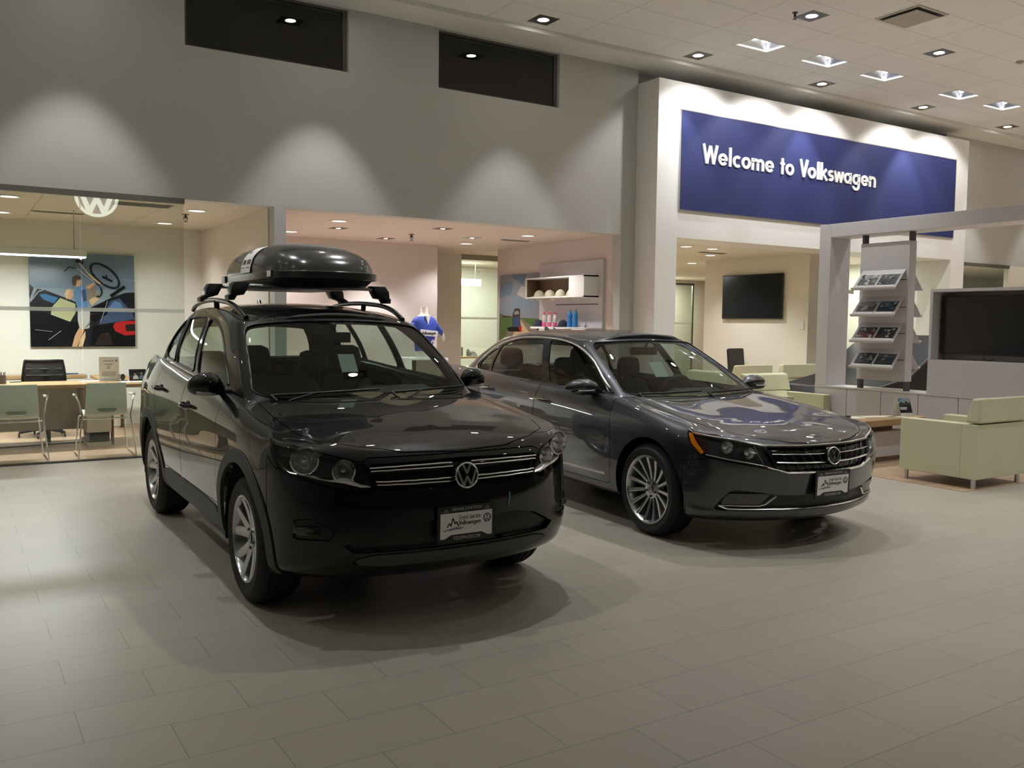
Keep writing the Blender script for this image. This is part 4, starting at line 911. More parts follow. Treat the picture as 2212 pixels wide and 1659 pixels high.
def sdpoly(P, poly):
    """signed distance of 2D points to polygon (negative inside)"""
    poly = np.asarray(poly, float); d = np.full(len(P), 1e9); ins = np.zeros(len(P), bool); n = len(poly)
    for i in range(n):
        a, b = poly[i], poly[(i+1) % n]; e = b-a; w = P-a; L = max(e@e, 1e-12)
        t = np.clip((w@e)/L, 0, 1); q = w-t[:, None]*e; d = np.minimum(d, np.hypot(q[:, 0], q[:, 1]))
        c = (a[1] <= P[:, 1]) != (b[1] <= P[:, 1])
        with np.errstate(divide='ignore', invalid='ignore'): xi = a[0]+(P[:, 1]-a[1])*(b[0]-a[0])/((b[1]-a[1]) or 1e-12)
        ins ^= c & (P[:, 0] < xi)
    return np.where(ins, -d, d)
def smoothpoly(poly, n=6, closed=True):
    """Catmull-Rom closed outline through points; points tagged as 3-tuples (x,y,1) stay sharp"""
    out = []; N = len(poly)
    for i in range(N if closed else N-1):
        p = [poly[(i+k) % N] if closed else poly[min(max(i+k, 0), N-1)] for k in (-1, 0, 1, 2)]
        p1, p2 = np.array(p[1][:2], float), np.array(p[2][:2], float)
        p0 = 2*p1-p2 if len(p[1]) > 2 else np.array(p[0][:2], float); p3 = 2*p2-p1 if len(p[2]) > 2 else np.array(p[3][:2], float)
        for k in range(n):
            f = k/n; out.append(tuple(.5*((2*p1)+(-p0+p2)*f+(2*p0-5*p1+4*p2-p3)*f**2+(-p0+3*p1-3*p2+p3)*f**3)))
    if not closed: out.append(tuple(poly[-1][:2]))
    return out
def P2(poly, ax, off=0.0, cond=None):
    """cutter: polygon in the projection plane ax ('xz','yz','xy'), optional condition (V,A)->bool mask of where it applies"""
    I = {'xz': (0, 2), 'yz': (1, 2), 'xy': (0, 1)}[ax]; poly = np.asarray([p[:2] for p in poly], float)
    def fn(V, A):
        Q = V[:, I].copy()
        lo, hi = poly.min(0)-.2, poly.max(0)+.2
        d = np.full(len(V), 9.0); k = np.all((Q > lo) & (Q < hi), 1)
        if cond is not None: k &= cond(V, A)
        if k.any(): d[k] = sdpoly(Q[k], poly)-off
        if cond is not None:
            pass
        return d
    return fn
def panel(m, fn, gap=.0025):
    """cut a panel with a shut gap: (panel, rest)"""
    ins, rest = cut(m, lambda V, A: fn(V, A)-gap)
    pan, _ = cut(ins, lambda V, A: fn(V, A)+gap)
    return pan, rest
def vnorm(m):
    N = np.zeros_like(m.V)
    for f in m.F:
        p = m.V[list(f)]; n = np.cross(p[1]-p[0], p[-1]-p[0]) if len(f) < 4 else np.cross(p[2]-p[0], p[3]-p[1])
        for i in f: N[i] += n
    L = np.linalg.norm(N, axis=1); L[L == 0] = 1; return N/L[:, None]
def boundary(m):
    """boundary loops as vertex index lists"""
    E = {}
    for f in m.F:
        for q in range(len(f)):
            i, j = f[q], f[(q+1) % len(f)]
            if (j, i) in E: del E[(j, i)]
            else: E[(i, j)] = 1
    nx = {}
    for (i, j) in E: nx.setdefault(i, []).append(j)
    loops = []
    while nx:
        s0 = next(iter(nx)); L = [s0]; c = s0
        while c in nx:
            n = nx[c].pop(); 
            if not nx[c]: del nx[c]
            if n == s0: break
            L.append(n); c = n
        if len(L) > 3: loops.append(L)
    return loops
def mirrored(m): return Mesh(m.V*np.array([1, -1, 1]), m.A, [f[::-1] for f in m.F])
def joined(m):
    """half + mirror, welded on y=0"""
    n = len(m.V); mp = list(range(n)); V = [*m.V]; A = [*m.A]
    for i in range(n):
        if abs(m.V[i][1]) < 1e-4: mp[i] = i
        else: mp[i] = len(V); V.append(m.V[i]*np.array([1, -1, 1])); A.append(m.A[i])
    return Mesh(np.array(V), np.array(A), list(m.F)+[tuple(mp[i] for i in f[::-1]) for f in m.F])
def emit(m, name, material, parent, skirt=.012, push=0.0, flip=False, smooth=True, back=0.0):
    """make an object of a panel; edges turned inward by skirt; push moves it along its normal"""
    if not m.F: return None
    N = vnorm(m); V = m.V+N*push; F = list(m.F); n = len(V); V = list(map(tuple, V))
    nf = len(F)
    if skirt:
        for L in boundary(m):
            k = len(V)
            for i in L: V.append(tuple(m.V[i]+N[i]*push)); 
            k2 = len(V)
            for i in L: V.append(tuple(m.V[i]+N[i]*(push-skirt)))
            q = len(L)
            for a in range(q):
                b = (a+1) % q
                if np.linalg.norm(m.V[L[a]]-m.V[L[b]]) > .3: continue
                F.append((k+b, k+a, k2+a, k2+b))
    me = bpy.data.meshes.new(name); me.from_pydata(V, [], F); me.materials.append(material)
    me.polygons.foreach_set('use_smooth', [smooth]*len(F)); me.update()
    o = bpy.data.objects.new(name, me); COL.objects.link(o); o.parent = parent
    return o
def loop_tube(m, which, name, material, parent, r, out=0.0, n=6, pts=None, keep=None, step=.02):
    """trim following a panel's outline"""
    N = vnorm(m); mb = MB()
    for L in boundary(m):
        P = [m.V[i]+N[i]*out for i in L]; K = [True if keep is None else keep(p) for p in P]
        if all(K): segs = [P+[P[0]]]
        else:
            s0 = K.index(False); P = P[s0:]+P[:s0]; K = K[s0:]+K[:s0]; segs = []; c = []
            for p, k in zip(P, K):
                if k: c.append(p)
                elif c: segs.append(c); c = []
            if c: segs.append(c)
        for c in segs:
            q = [c[0]]
            for p in c[1:]:
                if np.linalg.norm(p-q[-1]) > step: q.append(p)
            if len(q) > 2: mb.tube(q, r, n)
    return mb.build(name, material, parent, smooth=60)
def wheel(parent, R, w, rr, style, y, x, side, name='wheel'):
    """R tyre radius, w width, rr rim radius; outer face towards side*y"""
    s = side; o = bpy.data.objects.new(name, None); o.empty_display_size = .1; COL.objects.link(o); o.parent = parent
    o.location = (x, y, R)
    rub = mat('tyre_rubber', hexc('141414'), .72, bump=.15, bscale=220)
    b = MB(); h = w/2
    prof = [(rr-.012, s*(h-.028)), (rr+.004, s*(h-.006)), (rr+.03, s*h), (rr+(R-rr)*.55, s*(h+.006)), (R-.026, s*(h-.006)), (R-.010, s*(h-.022)), (R-.003, s*(h-.045))]
    for g in (.55, .18, -.18, -.55): prof += [(R, s*(h*g+.006)), (R-.008, s*(h*g+.004)), (R-.008, s*(h*g-.004)), (R, s*(h*g-.006))]
    prof += [(R-.01, -s*(h-.02)), (R-.03, -s*h), (rr+.02, -s*h), (rr-.012, -s*(h-.02))]
    b.lathe(prof, 64, axis='y', cap=False); b.build('tyre', rub, o, smooth=30)
    alloy = mat('alloy_silver', (.52, .53, .54), .22, .9)
    b = MB(); b.lathe([(rr-.002, s*(h-.02)), (rr+.003, s*(h-.004)), (rr-.008, s*(h-.002)), (rr-.018, s*(h-.016)), (rr-.03, s*(h-.10)), (rr-.035, -s*h)], 56, axis='y', cap=False); b.build('rim', alloy, o, smooth=30)
    b = MB(); b.lathe([(.15, s*(h-.10)), (.15, s*(h-.112)), (.06, s*(h-.112))], 36, axis='y', cap=False); b.lathe([(.06, s*(h-.12)), (rr-.03, s*(h-.13))], 30, axis='y', cap=False); b.build('brake_disc', mat('brake_steel', (.18, .18, .18), .4, .9), o, smooth=30)
    b = MB(); F = Matrix.Identity(4)
    def spoke(a, w0, w1, r0, r1, y0, y1, th=.03, tw=0.0):
        # tapered spoke with a raised ridge, from r0 to r1 at angle a (+tw)
        rings = []
        for k in range(6):
            f = k/5; rad = r0+(r1-r0)*f; ww = (w0+(w1-w0)*f)/2; yy = y0+(y1-y0)*f**1.6; aa = a+tw*f
            c, q = math.cos(aa), math.sin(aa)
            def P(t, dy): return (rad*c-t*q, s*(yy+dy), rad*q+t*c)
            rings.append([P(-ww, -.004), P(-ww*.45, 0), P(ww*.45, 0), P(ww, -.004), P(ww*.9, -th), P(-ww*.9, -th)])
        b.rings(rings)
    if style == 'five':
        for k in range(5):
            a = 2*PI*k/5+PI/2+.0
            for t in (-1, 1): spoke(a+t*.16, .062, .050, .045, rr-.012, h-.045, h-.012, .03, t*.155)
            spoke(a, .07, .02, .03, .12, h-.04, h-.05, .02)
        b.cyl((0, s*(h-.062), 0), .062, s*.022, 30, 'y')
    else:
        for k in range(15):
            a = 2*PI*k/15+PI/2+.07; spoke(a, .017, .030, .04, rr-.008, h-.05, h-.008, .035)
        b.lathe([(.075, s*(h-.06)), (.07, s*(h-.045)), (.03, s*(h-.04))], 30, axis='y')
    b.build('spokes', alloy, o, smooth=25)
    b = MB()
    for k in range(5): a = 2*PI*(k+.5)/5+PI/2; b.cyl((.052*math.cos(a), s*(h-.038), .052*math.sin(a)), .009, s*.003, 10, 'y')
    b.build('wheel_bolts', black, o)
    b = MB(); M = frameM((0, s*(h-.036), 0), (-s, 0, 0), (0, 0, 1)); b.prism(disc(0, 0, .030, .030, 24), -.004, .0, 'z', T=M); b.build('centre_cap', gblack, o)
    b = MB(); emblem(b, M, .027, .002, 0, .1, .15); b.build('centre_emblem', chrome, o)
    return o
def plate(parent, M, big=True):
    """dealer plate in a black printed frame; M maps plate coordinates (centre 0,0) to the car"""
    t = bpy.data.objects.new('licence_plate', None); t.empty_display_size = .1; COL.objects.link(t); t.parent = parent; t['label'] = 'white dealer plate in a black lettered frame'
    pm = mat('plate_black', (.008, .008, .008), .3); pw = mat('plate_white', hexc('f4f4f2'), .5); pi = mat('plate_ink', (.01, .01, .012), .5); pb = mat('plate_blue', hexc('22315c'), .5); ps = mat('frame_lettering', hexc('a5a5a2'), .5)
    b = MB(); b.prism(rrect(.33, .186, .01, 3), -.012, -.001, 'z', T=M); b.build('plate_frame', pm, t)
    b = MB(); x, y = .148, .058
    b.prism([(-x, -y-.012), (-x+.025, -y-.012), (-x+.06, -y+.006), (x-.06, -y+.006), (x-.025, -y-.012), (x, -y-.012), (x, y), (-x, y)], -.001, .0005, 'z', T=M); b.build('plate_face', pw, t)
    b = MB(); put_font(b, 'GRAND JUNCTION', M, -.085, y+.007, .175, .019, .0008, 0, bold=.03, shear=.2); put_font(b, 'VOLKSWAGEN.COM', M, -.075, -y-.021, .155, .018, .0008, 0, bold=.03, shear=.15)
    for s0, yy in ((-.118, y+.008), (.118, y+.008)):
        for p, q in (((-.02, 0), (.02, .001)), ((-.012, .003), (-.006, .01)), ((-.006, .01), (0, .005)), ((-.001, .004), (.003, .015)), ((.003, .015), (.01, .003))): b.prism(_line((s0+p[0], yy+p[1]), (s0+q[0], yy+q[1]), .0022), 0, .0008, 'z', T=M)
    b.build('frame_lettering', ps, t)
    b = MB(); z = .0006
    put_strokes(b, 'Grand Junction', M, -.045, .022, .128, .023, .0006, z, w=.11); put_strokes(b, 'Volkswagen', M, -.045, -.006, .128, .024, .0006, z, w=.16)
    for p, q in (((-.11, -.012), (-.098, .008)), ((-.098, .008), (-.088, -.008)), ((-.09, -.008), (-.078, .034)), ((-.078, .034), (-.068, .006)), ((-.068, .002), (-.058, .014)), ((-.058, .014), (-.044, -.014))): b.prism(_line(p, q, .006), z, z+.0006, 'z', T=M)
    b.build('plate_print', pi, t)
    b = MB()
    for p, q in (((-.132, -.03), (-.062, -.016)), ((-.062, -.016), (-.03, -.026)), ((-.10, -.029), (-.05, -.022)), ((-.05, -.022), (-.018, -.018))): b.prism(_line(p, q, .0035), z, z+.0006, 'z', T=M)
    M2 = M @ Matrix.Translation((.118, .018, 0)); emblem(b, M2, .023, .0008, z, .14, .17)
    b.build('road_mark', pb, t)
    return t
def seat(parent, x, y, col, name='front_seat', bench=False, w=.5):
    b = MB(); h = w/2
    def sec(z, yy, hw, th): return [(yy+th, -hw, z), (yy+th*1.15, 0, z), (yy+th, hw, z), (yy, hw*.96, z), (yy-.02, 0, z), (yy, -hw*.96, z)]
    r = []
    for z, xx, hw, th in ((.40, .0, h, .12), (.60, -.05, h*.98, .13), (.85, -.12, h*.9, .12), (1.02, -.17, h*.72, .09), (1.06, -.18, h*.5, .05)):
        n = 14; r.append([(x+xx+(th if math.cos(2*PI*k/n) > 0 else .06)*math.cos(2*PI*k/n), y+hw*math.sin(2*PI*k/n), z) for k in range(n)])
    b.rings(r); b.box(x, y-h, .30, x+.5, y+h, .46)
    if bench: pass
    o = b.build(name, col, parent, smooth=60, bevel=.01)
    for yy in ([y] if not bench else [y-.42, y+.42]):
        b = MB(); n = 14; rr = []
        for z, hw, th in ((1.09, .10, .045), (1.12, .13, .055), (1.19, .13, .055), (1.25, .115, .045), (1.27, .07, .02)): rr.append([(x-.21+th*math.cos(2*PI*k/n), yy+hw*math.sin(2*PI*k/n), z) for k in range(n)])
        b.rings(rr)
        for q in (-.05, .05): b.cyl((x-.2, yy+q, 1.03), .006, .08, 8)
        b.build('headrest', col, o, smooth=60)
    return o
# ================================================================ the two cars
def I(x, pts):
    xs = [p[0] for p in pts]; o = sorted(range(len(xs)), key=lambda k: xs[k]); return float(np.interp(x, [xs[k] for k in o], [pts[k][1] for k in o]))
def lower_net(C):
    net = []
    FY, FD, RY, RD, XS = C['fy'], C['fdx'], C['ry'], C['rdx'], C['xs']; Lv = C['levels']; ymx = FY[-1]
    def hood(cx, cy, c6, isfront):
        # levels above the shoulder run to the spine
        out = []; x6, y6, z6 = c6
        wgt = max(0.0, min(1.0, (x6-C['pinch0'])/(C['pinch1']-C['pinch0'])))
        sx = x6-C['pinch']*wgt if x6 > C['xmid'] else x6+C['rpinch']*max(0.0, min(1.0, (C['rp0']-x6)/(C['rp0']-C['rp1'])))
        for t, bump in ((.10, 0.004), (.26, C['crease']), (.6, 0), (1, 0)):
            x = x6+(sx-x6)*t; y = y6*(1-t)
            zc = I(x, C['zc']); ze = I(x, C['ze'])
            yr = min(1.0, abs(y)/C['ymax']); z = zc+(ze-zc)*yr**2.2
            if t < .3: z = z+(z6+.012*(1 if t < .2 else 0)-z)*(1-t/.3)*.6
            out.append((x, y, z+bump*min(1, max(0, (C['xcr']-x)*4))*(1 if x > C['xmid'] else 0)))
        return out
    for y, dx in zip(FY, FD):
        col = []
        for L in Lv:
            s = y/ymx; col.append((L['xf']+dx*L.get('bow', 1), y*L['yf']/ymx if 'yf' in L else y, L['zf']+L.get('zs', 0)*s*s))
        net.append(col+hood(0, 0, col[-1], True))
    for x in XS:
        col = [(x, I(x, L['y']), I(x, L['z'])) for L in Lv]; net.append(col+hood(0, 0, col[-1], False))
    for y, dx in zip(RY, RD):
        col = [(L['xr']+dx, y*L.get('yr', 1), L['zr']) for L in Lv]; net.append(col+hood(0, 0, col[-1], True))
    return net
def green_net(B, T, S, bulge, hr):
    net = []
    for b, t, s in zip(B, T, S):
        b, t, s = np.array(b), np.array(t), np.array(s); col = [b+(b-t)*.10]
        out = np.array([b[0]-s[0], b[1], 0.0]); n = np.linalg.norm(out); out = out/n if n > 1e-6 else np.zeros(3)
        for f in (0, .33, .66): col.append(b+(t-b)*f+out*bulge*math.sin(PI*f)*1.0)
        col.append(t)
        for f in (.12, .35, .68, 1.0):
            p = t+(s-t)*f; p[2] = t[2]+(s[2]-t[2])*(1-(1-f)**2.3); col.append(p)
        net.append([tuple(q) for q in col])
    return net
def uv_grid(S, nu, nv):
    return tess(S, np.linspace(0, S.nu-1, (S.nu-1)*nu+1), np.linspace(0, S.nv-1, (S.nv-1)*nv+1))
def trim_line(parent, S, pts, name, material, r, ur, vr, ax='xz', out=0.0, n=8, flat=1.0, step=.03, sides=(1,)):
    """tube following a polyline given in a projection plane, laid on the surface"""
    Ix = {'xz': (0, 2), 'yz': (1, 2), 'xy': (0, 1)}[ax]; P = []
    pts = [np.array(p, float) for p in pts]; q = []
    for a, b in zip(pts[:-1], pts[1:]):
        k = max(1, int(np.linalg.norm(b-a)/step)); q += [a+(b-a)*i/k for i in range(k)]
    q.append(pts[-1])
    for p in q:
        u, v, X = S.at(lambda Z: (Z[:, Ix[0]]-p[0])**2+(Z[:, Ix[1]]-p[1])**2, ur, vr); N = S.nrm(u, v)[0]
        P.append(X+N*out*S.sgn)
    os_ = []
    for s in sides:
        b = MB(); b.tube([(p[0], p[1]*s, p[2]) for p in P], r, n); os_.append(b.build(name, material, parent, smooth=60))
    return os_
def setsgn(S, u, v):
    N = S.nrm(u, v)[0]; P = S.ev([u], [v])[0]; S.sgn = 1 if N[1] > 0 else -1

def build_car(C, root):
    paint = C['paint']; H = {}
    S = Surf(lower_net(C)); setsgn(S, len(C['fy'])+3, 3)
    G = Surf(green_net(C['B'], C['T'], C['S'], C['bulge'], 0)); setsgn(G, len(C['gf'])+2, 2) if 'gf' in C else setsgn(G, 6, 2)
    nL = len(C['levels']); nf = len(C['fy'])
    m = uv_grid(S, 9, 8); g = uv_grid(G, 9, 8)
    if S.sgn < 0: m.F = [f[::-1] for f in m.F]
    if G.sgn < 0: g.F = [f[::-1] for f in g.F]
    # ---- lower body: wheel openings
    for (x, r) in C['arches']:
        z0 = C['hubz']
        fn = lambda V, A, x=x, r=r: np.where((V[:, 1] > .5), np.hypot((V[:, 0]-x), (V[:, 2]-z0)*C.get('archsq', 1.0))-r, 9.)
        low = lambda V, A, x=x, r=r: np.where(V[:, 1] > .5, np.maximum(np.abs(V[:, 0]-x)-r, V[:, 2]-z0), 9.)
        _, m = cut(m, fn); _, m = cut(m, low)
    # opening of the cabin
    cab = [(p[0], p[1]) for p in C['cabin']]
    _, m = cut(m, lambda V, A: np.where(A[:, 1] > nL-1.0, sdpoly(np.stack([V[:, 0], V[:, 1]], 1), cab+[(p[0], -p[1]-.01) for p in cab[::-1]]), 9.))
    parts = []
    def side(poly): return P2(poly, 'xz', cond=lambda V, A: (A[:, 0] > nf-1.5) & (A[:, 0] < nf+len(C['xs'])+.6) & (A[:, 1] < nL+.2))
    def front(poly): return P2(poly, 'yz', cond=lambda V, A: (V[:, 0] > C['xfront']) & (A[:, 1] < nL+1.5))
    # ---- fenders' flares / sills in plastic (before doors so they stay whole)
    out = {}
    for nm, kind, poly, matl, push, sk in C['cuts']:
        fn = {'side': side, 'front': front}[kind](poly) if not callable(poly) else poly
        if nm.startswith('_'): # split only: both keep going, panel recorded without gap
            p, m = cut(m, fn)
        else: p, m = panel(m, fn)
        out[nm] = (p, matl, push, sk)
    # hood
    hd, m = panel(m, P2(C['hood'], 'xy', cond=lambda V, A: (A[:, 1] > nL-1.6) & (V[:, 0] > C['xmid'])))
    _hood = emit(joined(hd), 'hood', paint, root, .015)
    if 'trunk' in C:
        tr, m = panel(m, P2(C['trunk'], 'xy', cond=lambda V, A: (A[:, 1] > nL-1.6) & (V[:, 0] < C['xmid']))); emit(joined(tr), 'trunk_lid', paint, root, .015)
    emit(joined(m), 'body_shell', paint, root, .02)
    for nm, (p, matl, push, sk) in out.items():
        n2 = nm.strip('_').split('#')[0]
        if n2.startswith('~'): continue
        if C['centre'].get(n2): H.setdefault(n2, []).append(emit(joined(p), n2, matl, root, sk, push))
        else:
            for q in (p, mirrored(p)): H.setdefault(n2, []).append(emit(q, n2, matl, root, sk, push))
    # ---- greenhouse
    wins = {}
    for nm, ur, ax, poly in C['windows']:
        p, g = panel(g, P2(poly, ax, cond=lambda V, A, ur=ur: (A[:, 0] > ur[0]) & (A[:, 0] < ur[1]) & (A[:, 1] < 5.5)), .001)
        wins[nm] = p
    for nm, poly, matl in C.get('gcuts', []):
        p, g = cut(g, P2(poly, 'xz', cond=lambda V, A: (A[:, 0] > 3.2) & (A[:, 1] < 4.6))); 
        for q in (p, mirrored(p)): emit(q, nm, matl, root, .01)
    if 'roofcut' in C:
        p, g = panel(g, P2(C['roofcut'], 'xy', cond=lambda V, A: A[:, 1] > 4.0)); emit(joined(p), 'roof_panel', C['roofmat'], root, .008)
    emit(joined(g), 'roof_and_pillars', paint, root, .03)
    # inner lining so the cabin is not see-through at the pillars
    lin_ = Mesh(g.V-vnorm(g)*.032, g.A, g.F); emit(joined(lin_), 'headlining', C['lining'], root, 0)
    for nm, p in wins.items():
        if nm in ('windshield', 'rear_window'): H[nm] = [emit(joined(p), nm, C['glass'][nm], root, .004, -.004)]
        else: H[nm] = [emit(q, nm, C['glass'].get(nm, C['glass']['side']), root, .004, -.006) for q in (p, mirrored(p))]
    return S, G, H, wins, out
def both(parent, name, material, fn, smooth=40, bevel=0):
    """build a mesh for the left side and its mirror"""
    r = []
    for s in (1, -1):
        b = MB(); fn(b, s); r.append(b.build(name, material, parent, smooth=smooth, bevel=bevel))
    return r
clad = mat('grey_cladding', hexc('333433'), .55)
lining = mat('cabin_lining', hexc('3d3d38'), .8)
cabdark = mat('cabin_dark', hexc('1b1b1b'), .7)
seatgrey = mat('seat_grey', hexc('5a5850'), .8)
lens = glassmat('lamp_lens', (.86, .87, .87), 1.5)
carglass = glassmat('windshield_glass', (.66, .74, .68), 1.52)
cartint = glassmat('tinted_glass', (.30, .33, .31), 1.55)
carside = glassmat('side_glass', (.58, .66, .60), 1.52)
lampin = mat('lamp_reflector', (.80, .81, .82), .22, 1.0, bump=.25, bscale=45)
brightwork = mat('brightwork', (.92, .92, .92), .20, 1.0)
lampdark = mat('lamp_housing', (.06, .06, .065), .3)
amber = mat('amber_lens', hexc('e07a10'), .3, emit=hexc('e07a10'), estr=.15)
def circ(x, z, r, n=40, a0=0, a1=360): return [(x+r*math.cos(math.radians(a0+(a1-a0)*k/n)), z+r*math.sin(math.radians(a0+(a1-a0)*k/n))) for k in range(n)]
class Arc:
    """arc-length coordinate around the front of a body, at one level"""
    def __init__(s, S, lv, umax):
        s.u = np.linspace(0, umax, 400); P = S.ev(s.u, np.full(400, float(lv))); s.P = P
        s.s = np.concatenate([[0], np.cumsum(np.hypot(np.diff(P[:, 0]), np.diff(P[:, 1])))])
    def y(s, y): k = np.argmax(s.P[:, 1]); return float(np.interp(y, s.P[:k+1, 1], s.s[:k+1]))
    def x(s, x): return float(np.interp(-x, -s.P[:, 0], s.s))
    def fn(s, poly):
        poly = np.asarray([p[:2] for p in poly], float)
        def f(V, A):
            ss = np.interp(A[:, 0], s.u, s.s, right=99); d = np.full(len(V), 9.); Q = np.stack([ss, V[:, 2]], 1); lo, hi = poly.min(0)-.2, poly.max(0)+.2
            k = np.all((Q > lo) & (Q < hi), 1) & (A[:, 1] < s.vmax)
            if k.any(): d[k] = sdpoly(Q[k], poly)
            return d
        return f
    def pt(s, S, ss, z, vr=(0, 7), out=0.0):
        u = float(np.interp(ss, s.s, s.u)); lo, hi = vr; vs = np.linspace(lo, hi, 240); P = S.ev(np.full(240, u), vs); j = int(np.argmin(abs(P[:, 2]-z))); N = S.nrm(u, vs[j])[0]*S.sgn
        return P[j]+N*out, N

# ---------------------------------------------------------------- compact SUV
suvpaint = mat('black_car_paint', (.0035, .0035, .004), .35, coat=1.0, spec=.08)
T = {}
T.update(paint=suvpaint, lining=lining, hubz=.345, arches=[(0, .415), (-2.604, .415)], xfront=.38, xmid=-1.0,
  fy=[0, .22, .42, .60, .74, .84], fdx=[0, -.010, -.042, -.105, -.20, -.345],
  xs=[.30, .0, -.35, -.7, -1.1, -1.6, -2.1, -2.6, -2.9, -3.08], ry=[.80, .70, .5, .25, 0], rdx=[.14, .05, .012, 0, 0], ymax=.87,
  levels=[dict(xf=.70, zf=.235, zs=.02, xr=-3.30, zr=.34, y=[(.3, .78), (-3.2, .78)], z=[(.3, .235), (-3.2, .26)]),
          dict(xf=.83, zf=.30, zs=.01, xr=-3.37, zr=.40, y=[(.3, .86), (-3.2, .85)], z=[(.3, .30), (-3.2, .32)]),
          dict(xf=.885, zf=.44, xr=-3.43, zr=.54, y=[(.3, .885), (-1.3, .885), (-3.2, .87)], z=[(.3, .46), (-3.2, .48)]),
          dict(xf=.885, zf=.60, xr=-3.43, zr=.70, y=[(.3, .895), (0, .905), (-1.3, .895), (-2.6, .905), (-3.2, .875)], z=[(.3, .63), (-3.2, .66)]),
          dict(xf=.868, zf=.73, zs=.03, xr=-3.38, zr=.86, y=[(.3, .89), (0, .90), (-1.3, .89), (-2.6, .90), (-3.2, .865)], z=[(.3, .79), (-3.2, .84)]),
          dict(xf=.845, zf=.815, zs=.06, xr=-3.33, zr=1.02, y=[(.3, .872), (0, .885), (-1.3, .878), (-2.6, .885), (-3.2, .85)], z=[(.3, .90), (0, .93), (-1.3, .98), (-3.2, 1.02)]),
          dict(xf=.80, zf=.868, zs=.055, xr=-3.24, zr=1.15, y=[(.3, .825), (0, .83), (-.7, .82), (-1.3, .815), (-2.6, .80), (-3.2, .75)], z=[(.3, .955), (0, .995), (-.35, 1.045), (-.7, 1.08), (-1.1, 1.105), (-1.6, 1.135), (-2.1, 1.17), (-2.6, 1.205), (-3.2, 1.215)])],
  zc=[(.82, .868), (.70, .925), (.5, .972), (.2, 1.018), (-.1, 1.052), (-.5, 1.085), (-.8, 1.10), (-3.5, 1.16)], ze=[(.82, .87), (.45, .925), (.2, .955), (0, .985), (-.5, 1.06), (-.8, 1.08), (-3.5, 1.16)],
  pinch=.30, pinch0=.0, pinch1=.80, rpinch=.2, rp0=-2.7, rp1=-3.2, crease=.010, xcr=.5,
  cabin=[(-.42, -.01), (-.44, .45), (-.52, .66), (-.9, .71), (-2.4, .705), (-2.85, .66), (-3.04, .5), (-3.08, -.01)],
  hood=[(-.34, -.1), (-.36, .40), (-.43, .70), (.1, .725), (.40, .715), (.58, .655), (.70, .50), (.78, .3), (.812, -.1)],
  B=[(-.26, 0, 1.05), (-.265, .25, 1.055), (-.30, .5, 1.065), (-.375, .70, 1.083), (-.56, .755, 1.10), (-1.0, .772, 1.115), (-1.5, .775, 1.14), (-2.0, .77, 1.175), (-2.4, .76, 1.20), (-2.75, .74, 1.215), (-2.98, .70, 1.215), (-3.13, .61, 1.20), (-3.20, .45, 1.18), (-3.22, .22, 1.17), (-3.22, 0, 1.17)],
  T=[(-.90, 0, 1.545), (-.905, .22, 1.54), (-.92, .42, 1.525), (-.97, .592, 1.495), (-1.16, .612, 1.527), (-1.45, .607, 1.568), (-1.8, .60, 1.592), (-2.15, .595, 1.590), (-2.45, .58, 1.573), (-2.68, .56, 1.545), (-2.84, .525, 1.52), (-2.94, .44, 1.515), (-2.98, .32, 1.52), (-3.0, .15, 1.53), (-3.0, 0, 1.53)],
  S=[(-1.15, 0, 1.605), (-1.16, 0, 1.605), (-1.18, 0, 1.607), (-1.24, 0, 1.612), (-1.35, 0, 1.622), (-1.52, 0, 1.636), (-1.8, 0, 1.65), (-2.15, 0, 1.65), (-2.45, 0, 1.64), (-2.6, 0, 1.63), (-2.7, 0, 1.615), (-2.76, 0, 1.605), (-2.8, 0, 1.60), (-2.82, 0, 1.595), (-2.82, 0, 1.595)],
  bulge=.028, centre={'front_bumper': 1, 'grille': 1, 'lower_intake': 1, 'tailgate': 1})
T['windows'] = [('windshield', (-.1, 4.15), 'yz', smoothpoly([(-.1, 1.05, 1), (.45, 1.062), (.62, 1.075), (.695, 1.105), (.69, 1.16), (.66, 1.28), (.63, 1.40), (.608, 1.455), (.565, 1.488), (.42, 1.508), (.2, 1.522), (-.1, 1.525, 1)], 5)),
  ('front_side_window', (3.7, 10.2), 'xz', smoothpoly([(-.70, 1.122, 1), (-.80, 1.20), (-1.08, 1.37), (-1.27, 1.455), (-1.45, 1.505), (-1.66, 1.53, 1), (-1.48, 1.155, 1)], 5)),
  ('rear_side_window', (3.7, 10.2), 'xz', smoothpoly([(-1.58, 1.16, 1), (-1.76, 1.538, 1), (-2.0, 1.543), (-2.32, 1.53, 1), (-2.20, 1.197, 1)], 5)),
  ('quarter_window', (3.7, 10.8), 'xz', smoothpoly([(-2.26, 1.205, 1), (-2.38, 1.525, 1), (-2.55, 1.50), (-2.66, 1.42), (-2.70, 1.25, 1), (-2.6, 1.225)], 5)),
  ('rear_window', (10.0, 15), 'yz', smoothpoly([(-.1, 1.20, 1), (.5, 1.205), (.575, 1.225), (.565, 1.32), (.50, 1.44), (.42, 1.475), (-.1, 1.49, 1)], 5))]
T['gcuts'] = [('pillar_trim', smoothpoly([(-.66, 1.105, 1), (-.80, 1.215), (-1.08, 1.385), (-1.27, 1.47), (-1.45, 1.52), (-1.70, 1.548), (-2.0, 1.556), (-2.40, 1.54), (-2.57, 1.515), (-2.69, 1.42), (-2.73, 1.245), (-2.6, 1.21), (-2.2, 1.182), (-1.6, 1.143), (-1.1, 1.118)], 4), gblack)]
T['glass'] = dict(windshield=carglass, rear_window=carside, side=carside)
_S = Surf(lower_net(T)); setsgn(_S, 8, 3)
TA = Arc(_S, 4, 8.5); TA.vmax = 6.25
sy, sx = TA.y, TA.x
